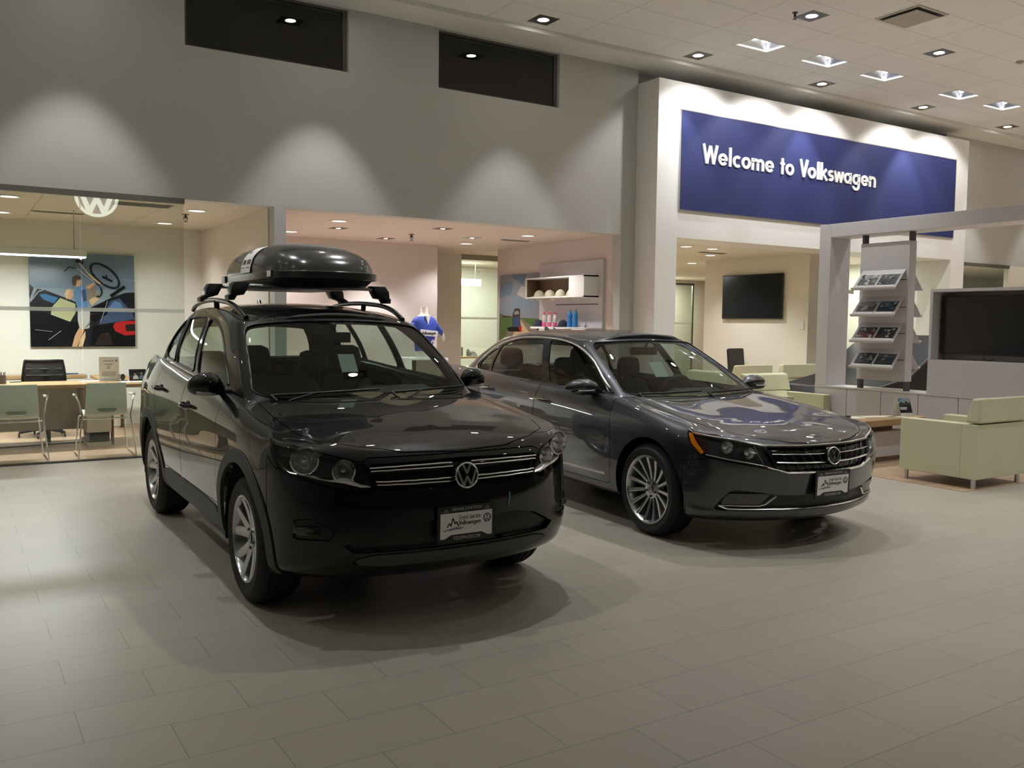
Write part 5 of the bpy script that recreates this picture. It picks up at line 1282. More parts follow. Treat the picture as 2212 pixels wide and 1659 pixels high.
hl = smoothpoly([(sy(.500), .835, 1), (sy(.60), .865), (sy(.74), .905), (sx(.56), .930), (sx(.45), .938, 1), (sx(.46), .90), (sx(.50), .83), (sx(.56), .785), (sy(.70), .735), (sy(.56), .700), (sy(.49), .700, 1), (sy(.465), .725, 1)], 5)
gr = [(-.1, .84), (sy(.47), .828), (sy(.485), .81), (sy(.44), .715), (sy(.40), .702), (-.1, .705)]
flare = lambda x: circ(x, .345, .487, 48, -25, 205)
T['cuts'] = [
  ('headlight#h', 'x', TA.fn(hl), lens, .0, .0), ('grille#g', 'x', TA.fn(gr), gblack, -.03, .0),
  ('_wheel_flare#f', 'side', flare(0), clad, .008, .02), ('_wheel_flare#r', 'side', flare(-2.604), clad, .008, .02),
  ('_sill_cladding', 'side', [(-.40, .1), (-.44, .34), (-.55, .43), (-.8, .445), (-1.9, .455), (-2.10, .43), (-2.2, .34), (-2.22, .1)], clad, .006, .02),
  ('front_door', 'side', smoothpoly([(-.50, .452, 1), (-.47, .7), (-.52, .95), (-.60, 1.3, 1), (-1.50, 1.3, 1), (-1.46, .8), (-1.46, .46, 1)], 3), suvpaint, 0, .015),
  ('rear_door', 'side', smoothpoly([(-1.472, .46, 1), (-1.472, .8), (-1.512, 1.3, 1), (-2.36, 1.3, 1), (-2.37, 1.05), (-2.33, .86), (-2.20, .70), (-2.11, .50), (-2.08, .46, 1)], 3), suvpaint, 0, .015),
  ('lower_intake#i', 'front', [(-.1, .405), (.56, .405), (.60, .44), (.45, .515), (.30, .54), (-.1, .54)], black, -.03, .0),
  ('bumper_lip#l', 'front', [(-.1, .33), (.42, .33), (.56, .35), (.54, .375), (.46, .392), (-.1, .392)], mat('bumper_lip_grey', hexc('4a4a4a'), .45), .010, .02),
  ('fog_lamp_bezel', 'x', TA.fn([(sy(.66), .47), (sy(.80), .47), (sx(.60), .50), (sx(.60), .56), (sy(.74), .57), (sy(.64), .52)]), black, -.006, .0),
  ('front_bumper', 'x', TA.fn([(-.1, -.1), (-.1, .86), (sy(.47), .86), (sy(.60), .80), (sx(.50), .80), (sx(.425), .86), (sx(.425), -.1)]), suvpaint, 0, .015)]
T['centre']['bumper_lip'] = 1
def suv():
    root = thing('suv', 'black compact SUV with roof box, front left in the hall', 'car', (2.185, 4.776, 0), -1.576)
    S, G, H, wins, out = build_car(T, root)
    # head lamps
    for s in (1, -1):
        hm = out['headlight#h'][0]; q = hm if s > 0 else mirrored(hm); L = H['headlight'][0 if s > 0 else 1]
        emit(q, 'lamp_housing', lampdark, L, .0, -.075)
        for (yy, xx, zz, r) in ((.745, .628, .845, .062), (.588, .738, .798, .050)):
            b = MB(); b.lathe([(r, 0), (r*.98, -.01), (r*.8, -.03), (r*.45, -.05), (.012, -.055), (.012, -.03), (.001, -.028)], 30, axis='x', cap=False)
            o = b.build('reflector', lampin, L, smooth=50); o.location = (xx, s*yy, zz); o.rotation_euler = (0, 0, s*.25)
            b = MB(); b.lathe([(r+.007, -.012), (r+.007, .004), (r, .006), (r-.003, -.004)], 30, axis='x', cap=False); o = b.build('reflector_ring', chrome, L, smooth=50); o.location = (xx, s*yy, zz); o.rotation_euler = (0, 0, s*.25)
        pts = []
        for (a, z0, z1) in ((sy(.475), .722, .735), (sy(.52), .722, .752), (sy(.56), .733, .765), (sy(.60), .745, .768), (sy(.66), .753, .766), (sy(.72), .765, .776), (sx(.58), .785, .796), (sx(.52), .822, .832), (sx(.475), .88, .89)): 
            p0, _ = TA.pt(S, a, z0, (2, 6.5), -.010); p1, _ = TA.pt(S, a, z1, (2, 6.5), -.013); pts.append((p0, p1))
        b = MB(); b.rings([[tuple(p*np.array([1, s, 1])) for p in (a, c-np.array([.012, 0, 0]), c-np.array([.022, 0, 0]), a-np.array([.012, 0, 0]))] for a, c in pts]); b.build('chrome_wing', brightwork, L, smooth=60)
    # grille bars and badge
    Gr = H['grille'][0]
    b = MB()
    for z, e, z1 in ((.818, .480, .812), (.800, .475, .797), (.745, .455, .746), (.728, .450, .731)):
        for s in (1, -1):
            P = []
            for k in range(15):
                y = .055+(e-.055)*k/14; p, n = TA.pt(S, sy(y), z+(z1-z)*(k/14)**2, (2, 6.5), .001); P.append(tuple(p*np.array([1, s, 1])))
            rr = []
            for p in P: rr.append([(p[0]+.002, p[1], p[2]+.0042), (p[0]+.007, p[1], p[2]), (p[0]+.002, p[1], p[2]-.0042), (p[0]-.01, p[1], p[2]-.0042), (p[0]-.01, p[1], p[2]+.0042)])
            b.rings(rr)
    b.build('chrome_bars', brightwork, Gr, smooth=30)
    M = frameM((.893, 0, .757), (0, 1, 0), (-.12, 0, 1))
    b = MB(); b.prism(disc(0, 0, .066, .066, 40), -.03, .002, 'z', T=M); o = b.build('badge_base', gblack, root, smooth=30)
    b = MB(); emblem(b, M, .066, .014, .002); b.build('badge', brightwork, root, smooth=30)
    plate(root, frameM((.903, 0, .515), (0, 1, 0), (.02, 0, 1)))
    b = MB(); p, _ = TA.pt(S, sy(.27), .60, (2, 5)); b.tube([(p[0]+.001, .273, .645), (p[0]+.004, .268, .61), (p[0]+.005, .262, .575)], .004, 5); b.build('tape_strip', mat('teal_tape', hexc('6fa6a6'), .6), H['front_bumper'][0])
    b = MB()
    for s in (1, -1):
        for z in (.50, .53):
            P = [tuple(TA.pt(S, a, z, (1, 5), .001)[0]*np.array([1, s, 1])) for a in np.linspace(sy(.70), sx(.62), 6)]; b.tube(P, .005, 6)
    b.build('fog_lamp_louvres', gblack, H['front_bumper'][0])
    for s in (1, -1):
        p, _ = TA.pt(S, sy(.76), .49, (1, 5), .002); b = MB(); b.ell((0, 0, 0), .008, .05, .022, 16, 8); o = b.build('fog_lamp', mat('fog_lens', (.08, .08, .085), .1), root, smooth=50); o.location = (p[0]-.002, s*p[1], p[2]+.02); o.rotation_euler = (0, 0, s*.6)
    # side marker, mirrors, handles, wipers
    for s in (1, -1):
        c = [(-.0+.50*math.cos(a), .345+.50*math.sin(a)) for a in np.radians(np.linspace(8, 28, 6))]
    for s in (1, -1):
        b = MB(); r = []
        for yy, cx, cz, rx, rz in ((.80, -.66, 1.105, .018, .02), (.815, -.66, 1.115, .03, .04), (.835, -.66, 1.13, .045, .058), (.88, -.66, 1.138, .058, .070), (.93, -.665, 1.138, .058, .068), (.975, -.68, 1.132, .05, .058), (1.0, -.69, 1.125, .03, .036), (1.008, -.69, 1.122, .008, .012)):
            r.append([(cx+rx*math.cos(2*PI*k/24)*(1.25 if math.cos(2*PI*k/24) > 0 else .55), s*yy, cz+rz*math.copysign(abs(math.sin(2*PI*k/24))**.8, math.sin(2*PI*k/24))) for k in range(24)])
        b.rings(r); o = b.build('side_mirror', suvpaint, root, smooth=60)
        b = MB(); b.box(-.70, s*.74, 1.075, -.64, s*.84, 1.105); b.build('mirror_foot', black, o, bevel=.008)
        b = MB(); b.tube([(-.625, s*.86, 1.088), (-.605, s*.91, 1.085), (-.615, s*.97, 1.09)], .010, 8); b.build('mirror_lamp', mat('white_lens', hexc('b5b5b5'), .2), o, smooth=60)
        for x, z in ((-1.30, .960), (-2.21, 1.01)):
            u, v, P = S.at(lambda Z: (Z[:, 0]-x)**2+(Z[:, 2]-z)**2, (6, 15), (2, 6.2)); y0 = P[1]
            b = MB(); b.tube([(x+.11, s*(y0-.01), z), (x+.09, s*(y0+.035), z), (x-.05, s*(y0+.038), z+.003), (x-.09, s*(y0-.01), z+.003)], [.012, .015, .015, .012], 8); b.build('door_handle', suvpaint, root, smooth=60)
            b = MB(); b.ell((x, s*y0, z), .07, .010, .032, 16, 8); b.build('handle_recess', gblack, root, smooth=60)
    for y0, y1 in ((-.62, .05), (.12, .68)):
        b = MB(); P = []
        for k in range(9):
            y = y0+(y1-y0)*k/8; u, v, X = G.at(lambda Z: (Z[:, 1]-abs(y))**2+(Z[:, 2]-(1.075+.02*k/8))**2, (0, 4.4), (.4, 3)); P.append((X[0]+.012, y, X[2]+.012))
        b.tube(P, .007, 6); b.tube([P[0], (P[0][0]+.06, P[0][1]+.02, P[0][2]-.03)], .009, 6); b.tube([P[3], (P[0][0]+.07, P[0][1]+.08, P[0][2]-.03)], .006, 6); b.build('wiper', black, root, smooth=60)
    # roof rails
    for s in (1, -1):
        P = [(-1.06, s*.555, 1.535), (-1.14, s*.56, 1.565), (-1.28, s*.565, 1.608), (-1.5, s*.565, 1.642), (-1.9, s*.56, 1.662), (-2.25, s*.555, 1.655), (-2.5, s*.55, 1.63), (-2.62, s*.545, 1.595)]
        b = MB(); b.tube([tuple(p) for p in cr_eval(np.array(P), np.linspace(0, 7, 40))], .017, 10); b.tube([(-1.8, s*.563, 1.66), (-1.8, s*.56, 1.58)], .02, 8); b.build('roof_rail', mat('rail_black', (.012, .012, .012), .3), root, smooth=60)
    b = MB(); b.prism([(-2.60, 1.61), (-2.68, 1.69), (-2.71, 1.69), (-2.72, 1.59)], -.012, .012, 'y'); b.build('antenna_fin', gblack, root, bevel=.005)
    for nm in ('front_side_window', 'rear_side_window', 'quarter_window'):
        for s in (1, -1): loop_tube(wins[nm] if s > 0 else mirrored(wins[nm]), 0, 'window_seal', black, root, .007)
    loop_tube(joined(wins['windshield']), 0, 'windshield_seal', black, root, .006); 
    # wheels and underbody
    for x in (0, -2.604):
        for s in (1, -1): wheel(root, .345, .235, .232, 'five', s*.755, x, s)
    under(root, -3.2, .40, .40, (0, -2.604), .43, .345)
    interior(root, -.45, 1.035, [(-1.45, .35), (-1.45, -.35)], [(-2.35, 0)], seatgrey, .35, .60, .07)
    M = frameM((-.70, .0, 1.25), (0, 1, 0), (-.75, 0, 1)); b = MB(); b.prism([(-.055, -.07), (.055, -.07), (.055, .07), (-.055, .07)], -.002, .0, 'z', T=M); b.build('window_sticker', mat('sticker_paper', hexc('9aa59f'), .6), root)
    return root
def under(root, x0, x1, z1, axles, r, hz, y=.70):
    b = MB(); b.box(x0, -y+.18, .19, x1, y-.18, z1); o = b.build('underbody', black, root)
    for ax in axles:
        for s in (1, -1):
            b = MB(); n = 24; rr = []
            for yy in (.50, .86): rr.append([(ax+r*math.cos(math.radians(-12+204*k/n)), s*yy, hz+r*math.sin(math.radians(-12+204*k/n))) for k in range(n+1)])
            b.rings(rr, False, False, False); b.rings([rr[0], [(ax, s*.5, hz)]*(n+1)], False, False, False); b.build('wheel_housing', black, root)
def interior(root, xd, zd, front, rear, col, ysw, hw=.66, dz=0.0):
    b = MB(); P = [(xd+.12, zd+.0), (xd-.25, zd+.02), (xd-.42, zd-.03), (xd-.46, zd-.15), (xd-.38, zd-.45), (xd+.1, zd-.45)]
    b.rings([[(p[0], y, p[1]+(.045 if (abs(y-ysw) < .25 and p[0] < xd-.2 and p[1] > zd-.1) else 0)) for p in P] for y in (-hw, -.3, .0, .12, .2, .3, .45, .55, hw)]); b.build('dashboard', cabdark, root, smooth=40)
    b = MB(); M = Matrix.Translation((xd-.58, ysw, zd-.02)) @ Matrix.Rotation(-1.15, 4, 'Y'); n = 36; rr = []
    for k in range(n):
        a = 2*PI*k/n; c = (.185*math.cos(a), .185*math.sin(a)); rr.append([tuple(M @ Vector((c[0]*(1+.016/.185*math.cos(q)), c[1]*(1+.016/.185*math.cos(q)), .016*math.sin(q)))) for q in (2*PI*j/8 for j in range(8))])
    b.rings(rr+[rr[0]], False, False); st = len(b.v); b.cyl((0, 0, -.03), .07, .04, 20); b.box(-.02, -.17, -.015, .02, .17, .0); b.box(-.17, -.02, -.015, 0, .02, 0); b.xf(M, st); b.build('steering_wheel', cabdark, root, smooth=40)
    for x, y in front: seat(root, x, y, col).location = (0, 0, dz)
    for x, y in rear: seat(root, x, y, col, 'rear_bench', True, 1.16)
    b = MB(); b.box(xd-.58, -.14, zd+.34, xd-.55, .14, zd+.41); b.tube([(xd-.55, 0, zd+.40), (xd-.50, 0, zd+.46)], .012, 8); b.build('rear_view_mirror', cabdark, root, bevel=.01)
    b = MB(); b.box(rear[0][0]-.9, -.62, .45, rear[0][0]+1.6, .62, .50); b.build('cabin_floor', cabdark, root)
# ---------------------------------------------------------------- mid-size sedan
sedpaint = mat('grey_metallic_paint', hexc('3a3c42'), .36, metal=.7, coat=1.0, flake=.08, coior=1.65)
P_ = {}
P_.update(paint=sedpaint, lining=lining, hubz=.33, arches=[(0, .385), (-2.803, .385)], xfront=.36, xmid=-1.6,
  fy=[0, .22, .42, .60, .74, .83], fdx=[0, -.020, -.075, -.150, -.245, -.385],
  xs=[.30, .0, -.35, -.7, -1.1, -1.6, -2.1, -2.6, -3.1, -3.5, -3.72], ry=[.78, .66, .45, .22, 0], rdx=[.11, .035, .008, 0, 0], ymax=.86,
  levels=[dict(xf=.72, zf=.185, zs=.015, xr=-3.72, zr=.25, y=[(.3, .80), (-.5, .77), (-2.3, .77), (-3.7, .78)], z=[(.3, .20), (-3.7, .22)]),
          dict(xf=.835, zf=.235, zs=.01, xr=-3.87, zr=.32, y=[(.3, .865), (-1.3, .85), (-3.7, .84)], z=[(.3, .25), (-3.7, .28)]),
          dict(xf=.85, zf=.315, xr=-3.93, zr=.46, y=[(.3, .885), (-1.3, .885), (-3.7, .865)], z=[(.3, .38), (-3.7, .42)]),
          dict(xf=.872, zf=.44, xr=-3.95, zr=.60, y=[(.3, .895), (-1.3, .90), (-3.7, .875)], z=[(.3, .53), (-3.7, .58)]),
          dict(xf=.895, zf=.565, zs=.03, xr=-3.93, zr=.76, y=[(.3, .885), (0, .895), (-1.3, .898), (-2.8, .90), (-3.7, .87)], z=[(.3, .67), (-1.3, .72), (-3.7, .78)]),
          dict(xf=.878, zf=.665, zs=.05, xr=-3.92, zr=.92, y=[(.3, .862), (0, .872), (-1.3, .872), (-2.8, .875), (-3.7, .84)], z=[(.3, .765), (0, .80), (-1.3, .87), (-3.7, .93)]),
          dict(xf=.83, zf=.728, zs=.065, xr=-3.88, zr=1.03, y=[(.3, .80), (0, .81), (-.7, .80), (-1.3, .80), (-2.6, .79), (-3.3, .755), (-3.7, .72)], z=[(.3, .825), (0, .872), (-.35, .922), (-.7, .955), (-1.1, .975), (-1.9, .998), (-2.6, 1.02), (-3.1, 1.045), (-3.5, 1.06), (-3.7, 1.055)])],
  zc=[(.84, .728), (.70, .785), (.5, .835), (.2, .882), (-.1, .922), (-.5, .962), (-.8, .97), (-3.3, 1.06), (-3.6, 1.075), (-3.9, 1.045)], ze=[(.84, .73), (.45, .795), (.2, .835), (0, .865), (-.5, .94), (-.8, .955), (-3.3, 1.045), (-3.9, 1.03)],
  pinch=.32, pinch0=.0, pinch1=.83, rpinch=.28, rp0=-3.2, rp1=-3.85, crease=.020, xcr=.55,
  cabin=[(-.56, -.01), (-.58, .42), (-.68, .62), (-.95, .69), (-2.6, .69), (-3.1, .655), (-3.42, .5), (-3.46, -.01)],
  hood=[(-.46, -.1), (-.49, .38), (-.58, .655), (-.20, .70), (.2, .71), (.42, .69), (.60, .60), (.70, .50), (.79, .3), (.835, .1), (.838, -.1)],
  trunk=[(-3.52, -.1), (-3.52, .42), (-3.46, .60), (-3.7, .64), (-3.84, .60), (-3.90, .3), (-3.90, -.1)],
  B=[(-.40, 0, .955), (-.41, .22, .958), (-.45, .45, .965), (-.55, .655, .978), (-.74, .735, .98), (-1.1, .755, .985), (-1.6, .765, 1.0), (-2.1, .76, 1.015), (-2.6, .745, 1.03), (-3.0, .72, 1.045), (-3.32, .67, 1.06), (-3.49, .58, 1.062), (-3.56, .42, 1.062), (-3.58, .2, 1.06), (-3.58, 0, 1.06)],
  T=[(-1.19, 0, 1.405), (-1.2, .2, 1.40), (-1.225, .4, 1.388), (-1.275, .545, 1.360), (-1.42, .582, 1.365), (-1.65, .588, 1.392), (-1.95, .585, 1.405), (-2.25, .58, 1.405), (-2.5, .565, 1.393), (-2.74, .55, 1.370), (-2.92, .52, 1.348), (-3.02, .44, 1.345), (-3.07, .3, 1.352), (-3.09, .15, 1.358), (-3.09, 0, 1.36)],
  S=[(-1.45, 0, 1.452), (-1.46, 0, 1.452), (-1.48, 0, 1.455), (-1.52, 0, 1.458), (-1.6, 0, 1.465), (-1.75, 0, 1.473), (-1.95, 0, 1.478), (-2.25, 0, 1.477), (-2.45, 0, 1.468), (-2.6, 0, 1.456), (-2.72, 0, 1.444), (-2.78, 0, 1.436), (-2.81, 0, 1.432), (-2.83, 0, 1.43), (-2.83, 0, 1.43)],
  bulge=.022, centre={'front_bumper': 1, 'grille': 1, 'lower_intake': 1, 'front_lip': 1})
P_['windows'] = [('windshield', (-.1, 4.15), 'yz', smoothpoly([(-.1, .95, 1), (.45, .96), (.60, .968), (.665, .99), (.66, 1.04), (.61, 1.18), (.565, 1.30), (.535, 1.345), (.48, 1.368), (.2, 1.382), (-.1, 1.385, 1)], 5)),
  ('front_side_window', (3.6, 10.2), 'xz', smoothpoly([(-.74, .998, 1), (-.95, 1.13), (-1.20, 1.26), (-1.42, 1.332), (-1.62, 1.362), (-1.80, 1.372, 1), (-1.56, 1.014, 1)], 5)),
  ('rear_side_window', (3.6, 10.2), 'xz', smoothpoly([(-1.68, 1.018, 1), (-1.92, 1.374, 1), (-2.2, 1.374), (-2.45, 1.355), (-2.70, 1.305, 1), (-2.72, 1.05, 1)], 5)),
  ('quarter_window', (3.6, 10.8), 'xz', smoothpoly([(-2.76, 1.052, 1), (-2.74, 1.295, 1), (-2.88, 1.23), (-3.02, 1.13, 1), (-3.02, 1.07, 1)], 5)),
  ('rear_window', (10.0, 15), 'yz', smoothpoly([(-.1, 1.075, 1), (.5, 1.08), (.59, 1.10), (.57, 1.17), (.50, 1.27), (.42, 1.31), (-.1, 1.33, 1)], 5))]
DLO = smoothpoly([(-.66, .982, 1), (-.82, 1.07), (-1.05, 1.21), (-1.30, 1.315), (-1.55, 1.372), (-1.85, 1.393), (-2.2, 1.393), (-2.50, 1.37), (-2.80, 1.30), (-2.98, 1.20), (-3.07, 1.125), (-3.085, 1.07), (-3.04, 1.048, 1), (-2.4, 1.018), (-1.6, .995)], 5)
P_['gcuts'] = [('pillar_trim', DLO, gblack)]
P_['glass'] = dict(windshield=carglass, rear_window=carside, side=carside, rear_side_window=cartint, quarter_window=cartint)
P_['roofcut'] = [(-1.66, -.1), (-1.66, .36), (-1.72, .42), (-2.30, .42), (-2.36, .36), (-2.36, -.1)]; P_['roofmat'] = mat('sunroof_glass', (.01, .01, .011), .05, coat=.5)
_S = Surf(lower_net(P_)); setsgn(_S, 8, 3)
PA = Arc(_S, 4, 8.5); PA.vmax = 6.3
py_, px_ = PA.y, PA.x
hl2 = smoothpoly([(py_(.50), .722, 1), (py_(.62), .752), (py_(.75), .785), (px_(.50), .805), (px_(.38), .812, 1), (px_(.43), .73), (px_(.52), .645, 1), (py_(.74), .620), (py_(.55), .585), (py_(.43), .562, 1)], 5)
gr2 = [(-.1, .712), (py_(.2), .713), (py_(.49), .722), (py_(.425), .575), (py_(.36), .548), (-.1, .535)]
P_['cuts'] = [('headlight#h', 'x', PA.fn(hl2), lens, .0, .0), ('grille#g', 'x', PA.fn(gr2), gblack, -.03, .0),
  ('lower_intake#i', 'x', PA.fn(smoothpoly([(-.1, .385, 1), (py_(.35), .385), (py_(.50), .405), (py_(.66), .425, 1), (py_(.70), .41), (py_(.76), .305), (py_(.74), .285, 1), (py_(.5), .285), (-.1, .285, 1)], 4)), black, -.02, .0),
  ('front_door', 'side', smoothpoly([(-.47, .30, 1), (-.45, .55), (-.47, .75), (-.60, 1.2, 1), (-1.68, 1.2, 1), (-1.62, .9), (-1.60, .30, 1)], 3), sedpaint, 0, .015),
  ('rear_door', 'side', smoothpoly([(-1.612, .30, 1), (-1.632, .9), (-1.692, 1.2, 1), (-2.78, 1.2, 1), (-2.74, .95), (-2.56, .76), (-2.42, .60), (-2.36, .45), (-2.33, .30, 1)], 3), sedpaint, 0, .015),
  ('front_bumper', 'x', PA.fn([(-.1, -.1), (-.1, .722), (py_(.49), .73), (px_(.50), .62), (px_(.385), .60), (px_(.385), -.1)]), sedpaint, 0, .015)]
SL, SZ = (5.123, 4.84), -1.624
def sedan():
    root = thing('sedan', 'dark grey metallic sedan parked beside the black car', 'car', (SL[0], SL[1], 0), SZ)
    S, G, H, wins, out = build_car(P_, root)
    for s in (1, -1):
        hm = out['headlight#h'][0]; q = hm if s > 0 else mirrored(hm); L = H['headlight'][0 if s > 0 else 1]
        emit(q, 'lamp_housing', lampdark, L, .0, -.06)
        a, _ = cut(hm, PA.fn([(px_(.40), .79), (px_(.475), .655), (px_(.535), .660), (px_(.475), .74), (px_(.455), .79)])); q = a if s > 0 else mirrored(a); emit(q, 'amber_reflector', amber, L, .01, -.006)
        for yy, xx, zz, r in ((.715, .632, .712, .045), (.595, .715, .675, .042)):
            b = MB(); b.lathe([(r, 0), (r*.96, -.01), (r*.7, -.03), (.02, -.045), (.02, -.03), (.001, -.028)], 26, axis='x', cap=False); o = b.build('reflector', lampin, L, smooth=50); o.location = (xx, s*yy, zz); o.rotation_euler = (0, 0, s*.35)
        b = MB()
        for (ya, za, yb, zb) in ((.56, .725, .52, .60),): 
            p, _ = PA.pt(S, py_(ya), za, (2, 6.5), -.006); p2, _ = PA.pt(S, py_(yb), zb, (2, 6.5), -.006); b.tube([tuple(p*np.array([1, s, 1])), tuple(p2*np.array([1, s, 1]))], .004, 6)
        P = [tuple(PA.pt(S, a_, z_, (2, 6.5), -.006)[0]*np.array([1, s, 1])) for a_, z_ in ((px_(.54), .655), (py_(.72), .632), (py_(.6), .61), (py_(.5), .59))]; b.tube(P, .004, 6); b.build('lamp_divider', chrome, L, smooth=60)
    def strip(pts, hh, name, parent, matl=brightwork, out_=.004, vr=(2, 6.5)):
        b = MB()
        for s in (1, -1):
            rr = []
            for a_, z_, k in pts:
                p, n = PA.pt(S, a_, z_, vr, 0); n = n*np.array([1, s, 1]); p = p*np.array([1, s, 1]); u_ = np.array([0, 0, 1.])
                rr.append([tuple(p+u_*hh*k*q+n*o_) for q, o_ in ((1.3, -.006), (.9, -.002), (.1, out_*1.3), (-1, out_*2), (-1, -.004))])
            b.rings(rr)
        return b.build(name, matl, parent, smooth=40)
    top = [(k*py_(.49)/12, .716+.008*(k/12)**2, 1) for k in range(13)]+[(py_(.49)+(px_(.385)-py_(.49))*k/12, .724+.086*(k/12)**.8, 1-.35*k/12) for k in range(1, 13)]
    strip(top, .0095, 'upper_chrome_strip', root)
    for z0, z1, e in ((.664, .672, .463), (.608, .618, .438)): strip([(k*py_(e)/12, z0+(z1-z0)*(k/12)**2, 1) for k in range(13)], .0045, 'grille_bar', H['grille'][0])
    strip([(k*py_(.36)/10, .541+.006*(k/10), 1) for k in range(11)]+[(py_(.36)+(py_(.5)-py_(.36))*k/4, .547+.04*k/4, 1) for k in range(1, 5)], .0045, 'grille_lower_trim', root)
    for s in (1, -1):
        b = MB()
        for y in (.09, .16, .23, .30, .37):
            P = [tuple(PA.pt(S, py_(y+.035*(z-.63)/.07), z, (2, 6.5), -.008)[0]*np.array([1, s, 1])) for z in (.545, .60, .65, .705)]; b.tube(P, .0035, 5)
        b.build('grille_ribs', mat('rib_dark', (.05, .05, .055), .3, .5), H['grille'][0])
    M = frameM((.898, 0, .648), (0, 1, 0), (-.16, 0, 1)); b = MB(); b.prism(disc(0, 0, .062, .062, 40), -.035, .003, 'z', T=M); b.build('badge_base', gblack, root, smooth=30)
    b = MB(); emblem(b, M, .061, .013, .003); b.build('badge', brightwork, root, smooth=30)
    plate(root, frameM((.906, 0, .455), (0, 1, 0), (.05, 0, 1)))
    strip([(k*py_(.70)/16, .293+.004*(k/16), 1) for k in range(17)]+[(py_(.70)+.03*k, .297+.01*k, 1) for k in range(1, 3)], .0045, 'lower_chrome_trim', root, vr=(.5, 5))
    b = MB()
    for s in (1, -1):
        pts = [(py_(.74), .318), (py_(.62), .318), (py_(.51), .318), (py_(.475), .33), (py_(.44), .362), (py_(.41), .384)]
        P = [tuple(PA.pt(S, a_, z_, (.5, 5), .002)[0]*np.array([1, s, 1])) for a_, z_ in pts]; b.tube(P, [.004, .004, .005, .008, .008, .005], 8)
    b.build('fog_lamp_chrome', chrome, root, smooth=60)
    for s in (1, -1):
        fm, _ = cut(out['lower_intake#i'][0], PA.fn(smoothpoly([(py_(.71), .40, 1), (py_(.735), .33), (py_(.70), .325, 1), (py_(.51), .325, 1), (py_(.44), .40, 1)], 3))); q = fm if s > 0 else mirrored(fm)
        emit(q, 'fog_lamp', mat('fog_reflector', (.10, .10, .105), .15, .9, bump=.6, bscale=50), root, .01, -.004)
    for s in (1, -1):
        b = MB(); P = []
        for x in np.linspace(-.52, -2.25, 18): u, v, X = S.at(lambda Z: (Z[:, 0]-x)**2+(Z[:, 2]-.372)**2, (5, 14), (1, 4)); P.append((X[0], s*(X[1]+.004), X[2]))
        rr = [[(p[0], p[1], p[2]+.008), (p[0], p[1]+s*.006, p[2]), (p[0], p[1], p[2]-.010), (p[0], p[1]-s*.01, p[2]-.010), (p[0], p[1]-s*.01, p[2]+.008)] for p in P]; b.rings(rr)
        b.build('side_chrome_strip', mat('satin_trim', (.7, .7, .69), .25, 1.0), root, smooth=40)
    # chrome window surround
    for s in (1, -1):
        P = []
        for p in DLO[::2]:
            u, v, X = G.at(lambda Z: (Z[:, 0]-p[0])**2+(Z[:, 2]-p[1])**2, (3.3, 11.0), (.5, 4.6)); P.append((X[0], s*(X[1]+.002), X[2]))
        b = MB(); b.tube(P, .0085, 8, closed=True); b.build('window_surround', mat('satin_trim', (.55, .55, .54), .22, 1.0), root, smooth=60)
    for s in (1, -1):
        b = MB(); r = []
        for yy, cx, cz, rx, rz in ((.765, -.81, 1.005, .018, .012), (.79, -.81, 1.015, .035, .024), (.82, -.81, 1.022, .062, .046), (.88, -.81, 1.026, .078, .062), (.95, -.815, 1.026, .074, .060), (1.01, -.83, 1.022, .056, .046), (1.045, -.845, 1.016, .032, .028), (1.057, -.85, 1.013, .006, .006)):
            r.append([(cx+rx*math.cos(2*PI*k/24)*(1.2 if math.cos(2*PI*k/24) > 0 else .6), s*yy, cz+rz*math.copysign(abs(math.sin(2*PI*k/24))**.85, math.sin(2*PI*k/24))*(1 if math.sin(2*PI*k/24) > 0 else .75)) for k in range(24)])
        b.rings(r); o = b.build('side_mirror', sedpaint, root, smooth=60)
        b = MB(); b.ell((-.80, s*.91, .985), .08, .11, .028, 20, 8); b.box(-.86, s*.74, .965, -.79, s*.86, 1.0); b.build('mirror_foot', black, o, smooth=60)
        b = MB(); b.tube([(-.722, s*.86, 1.0), (-.712, s*.92, .998), (-.74, s*1.0, .998)], .006, 6); b.build('turn_lamp', mat('white_lens', hexc('b5b5b5'), .2), o, smooth=60)
        for x, z in ((-1.50, .868), (-2.52, .90)):
            u, v, P = S.at(lambda Z: (Z[:, 0]-x)**2+(Z[:, 2]-z)**2, (6, 15), (2, 6.2)); y0 = P[1]
            b = MB(); b.tube([(x+.11, s*(y0-.01), z), (x+.09, s*(y0+.035), z), (x-.07, s*(y0+.038), z+.003), (x-.10, s*(y0-.01), z+.003)], [.011, .014, .014, .011], 8); o = b.build('door_handle', sedpaint, root, smooth=60)
            b = MB(); b.tube([(x+.10, s*(y0+.045), z+.008), (x-.08, s*(y0+.048), z+.011)], .004, 6); b.build('handle_chrome', chrome, o)
            b = MB(); b.ell((x+.02, s*y0, z-.006), .06, .008, .026, 16, 8); b.build('handle_recess', gblack, root, smooth=60)
    for y0, y1 in ((-.60, -.02), (.04, .62)):
        b = MB(); P = []
        for k in range(9):
            y = y0+(y1-y0)*k/8; u, v, X = G.at(lambda Z: (Z[:, 1]-abs(y))**2+(Z[:, 2]-(.972+.012*k/8))**2, (0, 4.4), (.4, 3)); P.append((X[0]+.012, y, X[2]+.010))
        b.tube(P, .007, 6); b.tube([P[0], (P[0][0]+.05, P[0][1]+.02, P[0][2]-.03)], .009, 6); b.build('wiper', black, root, smooth=60)
    b = MB(); b.prism([(-2.78, 1.43), (-2.88, 1.49), (-2.90, 1.49), (-2.91, 1.40)], -.012, .012, 'y'); b.build('antenna_fin', sedpaint, root, bevel=.005)
    loop_tube(joined(wins['windshield']), 0, 'windshield_seal', black, root, .005)
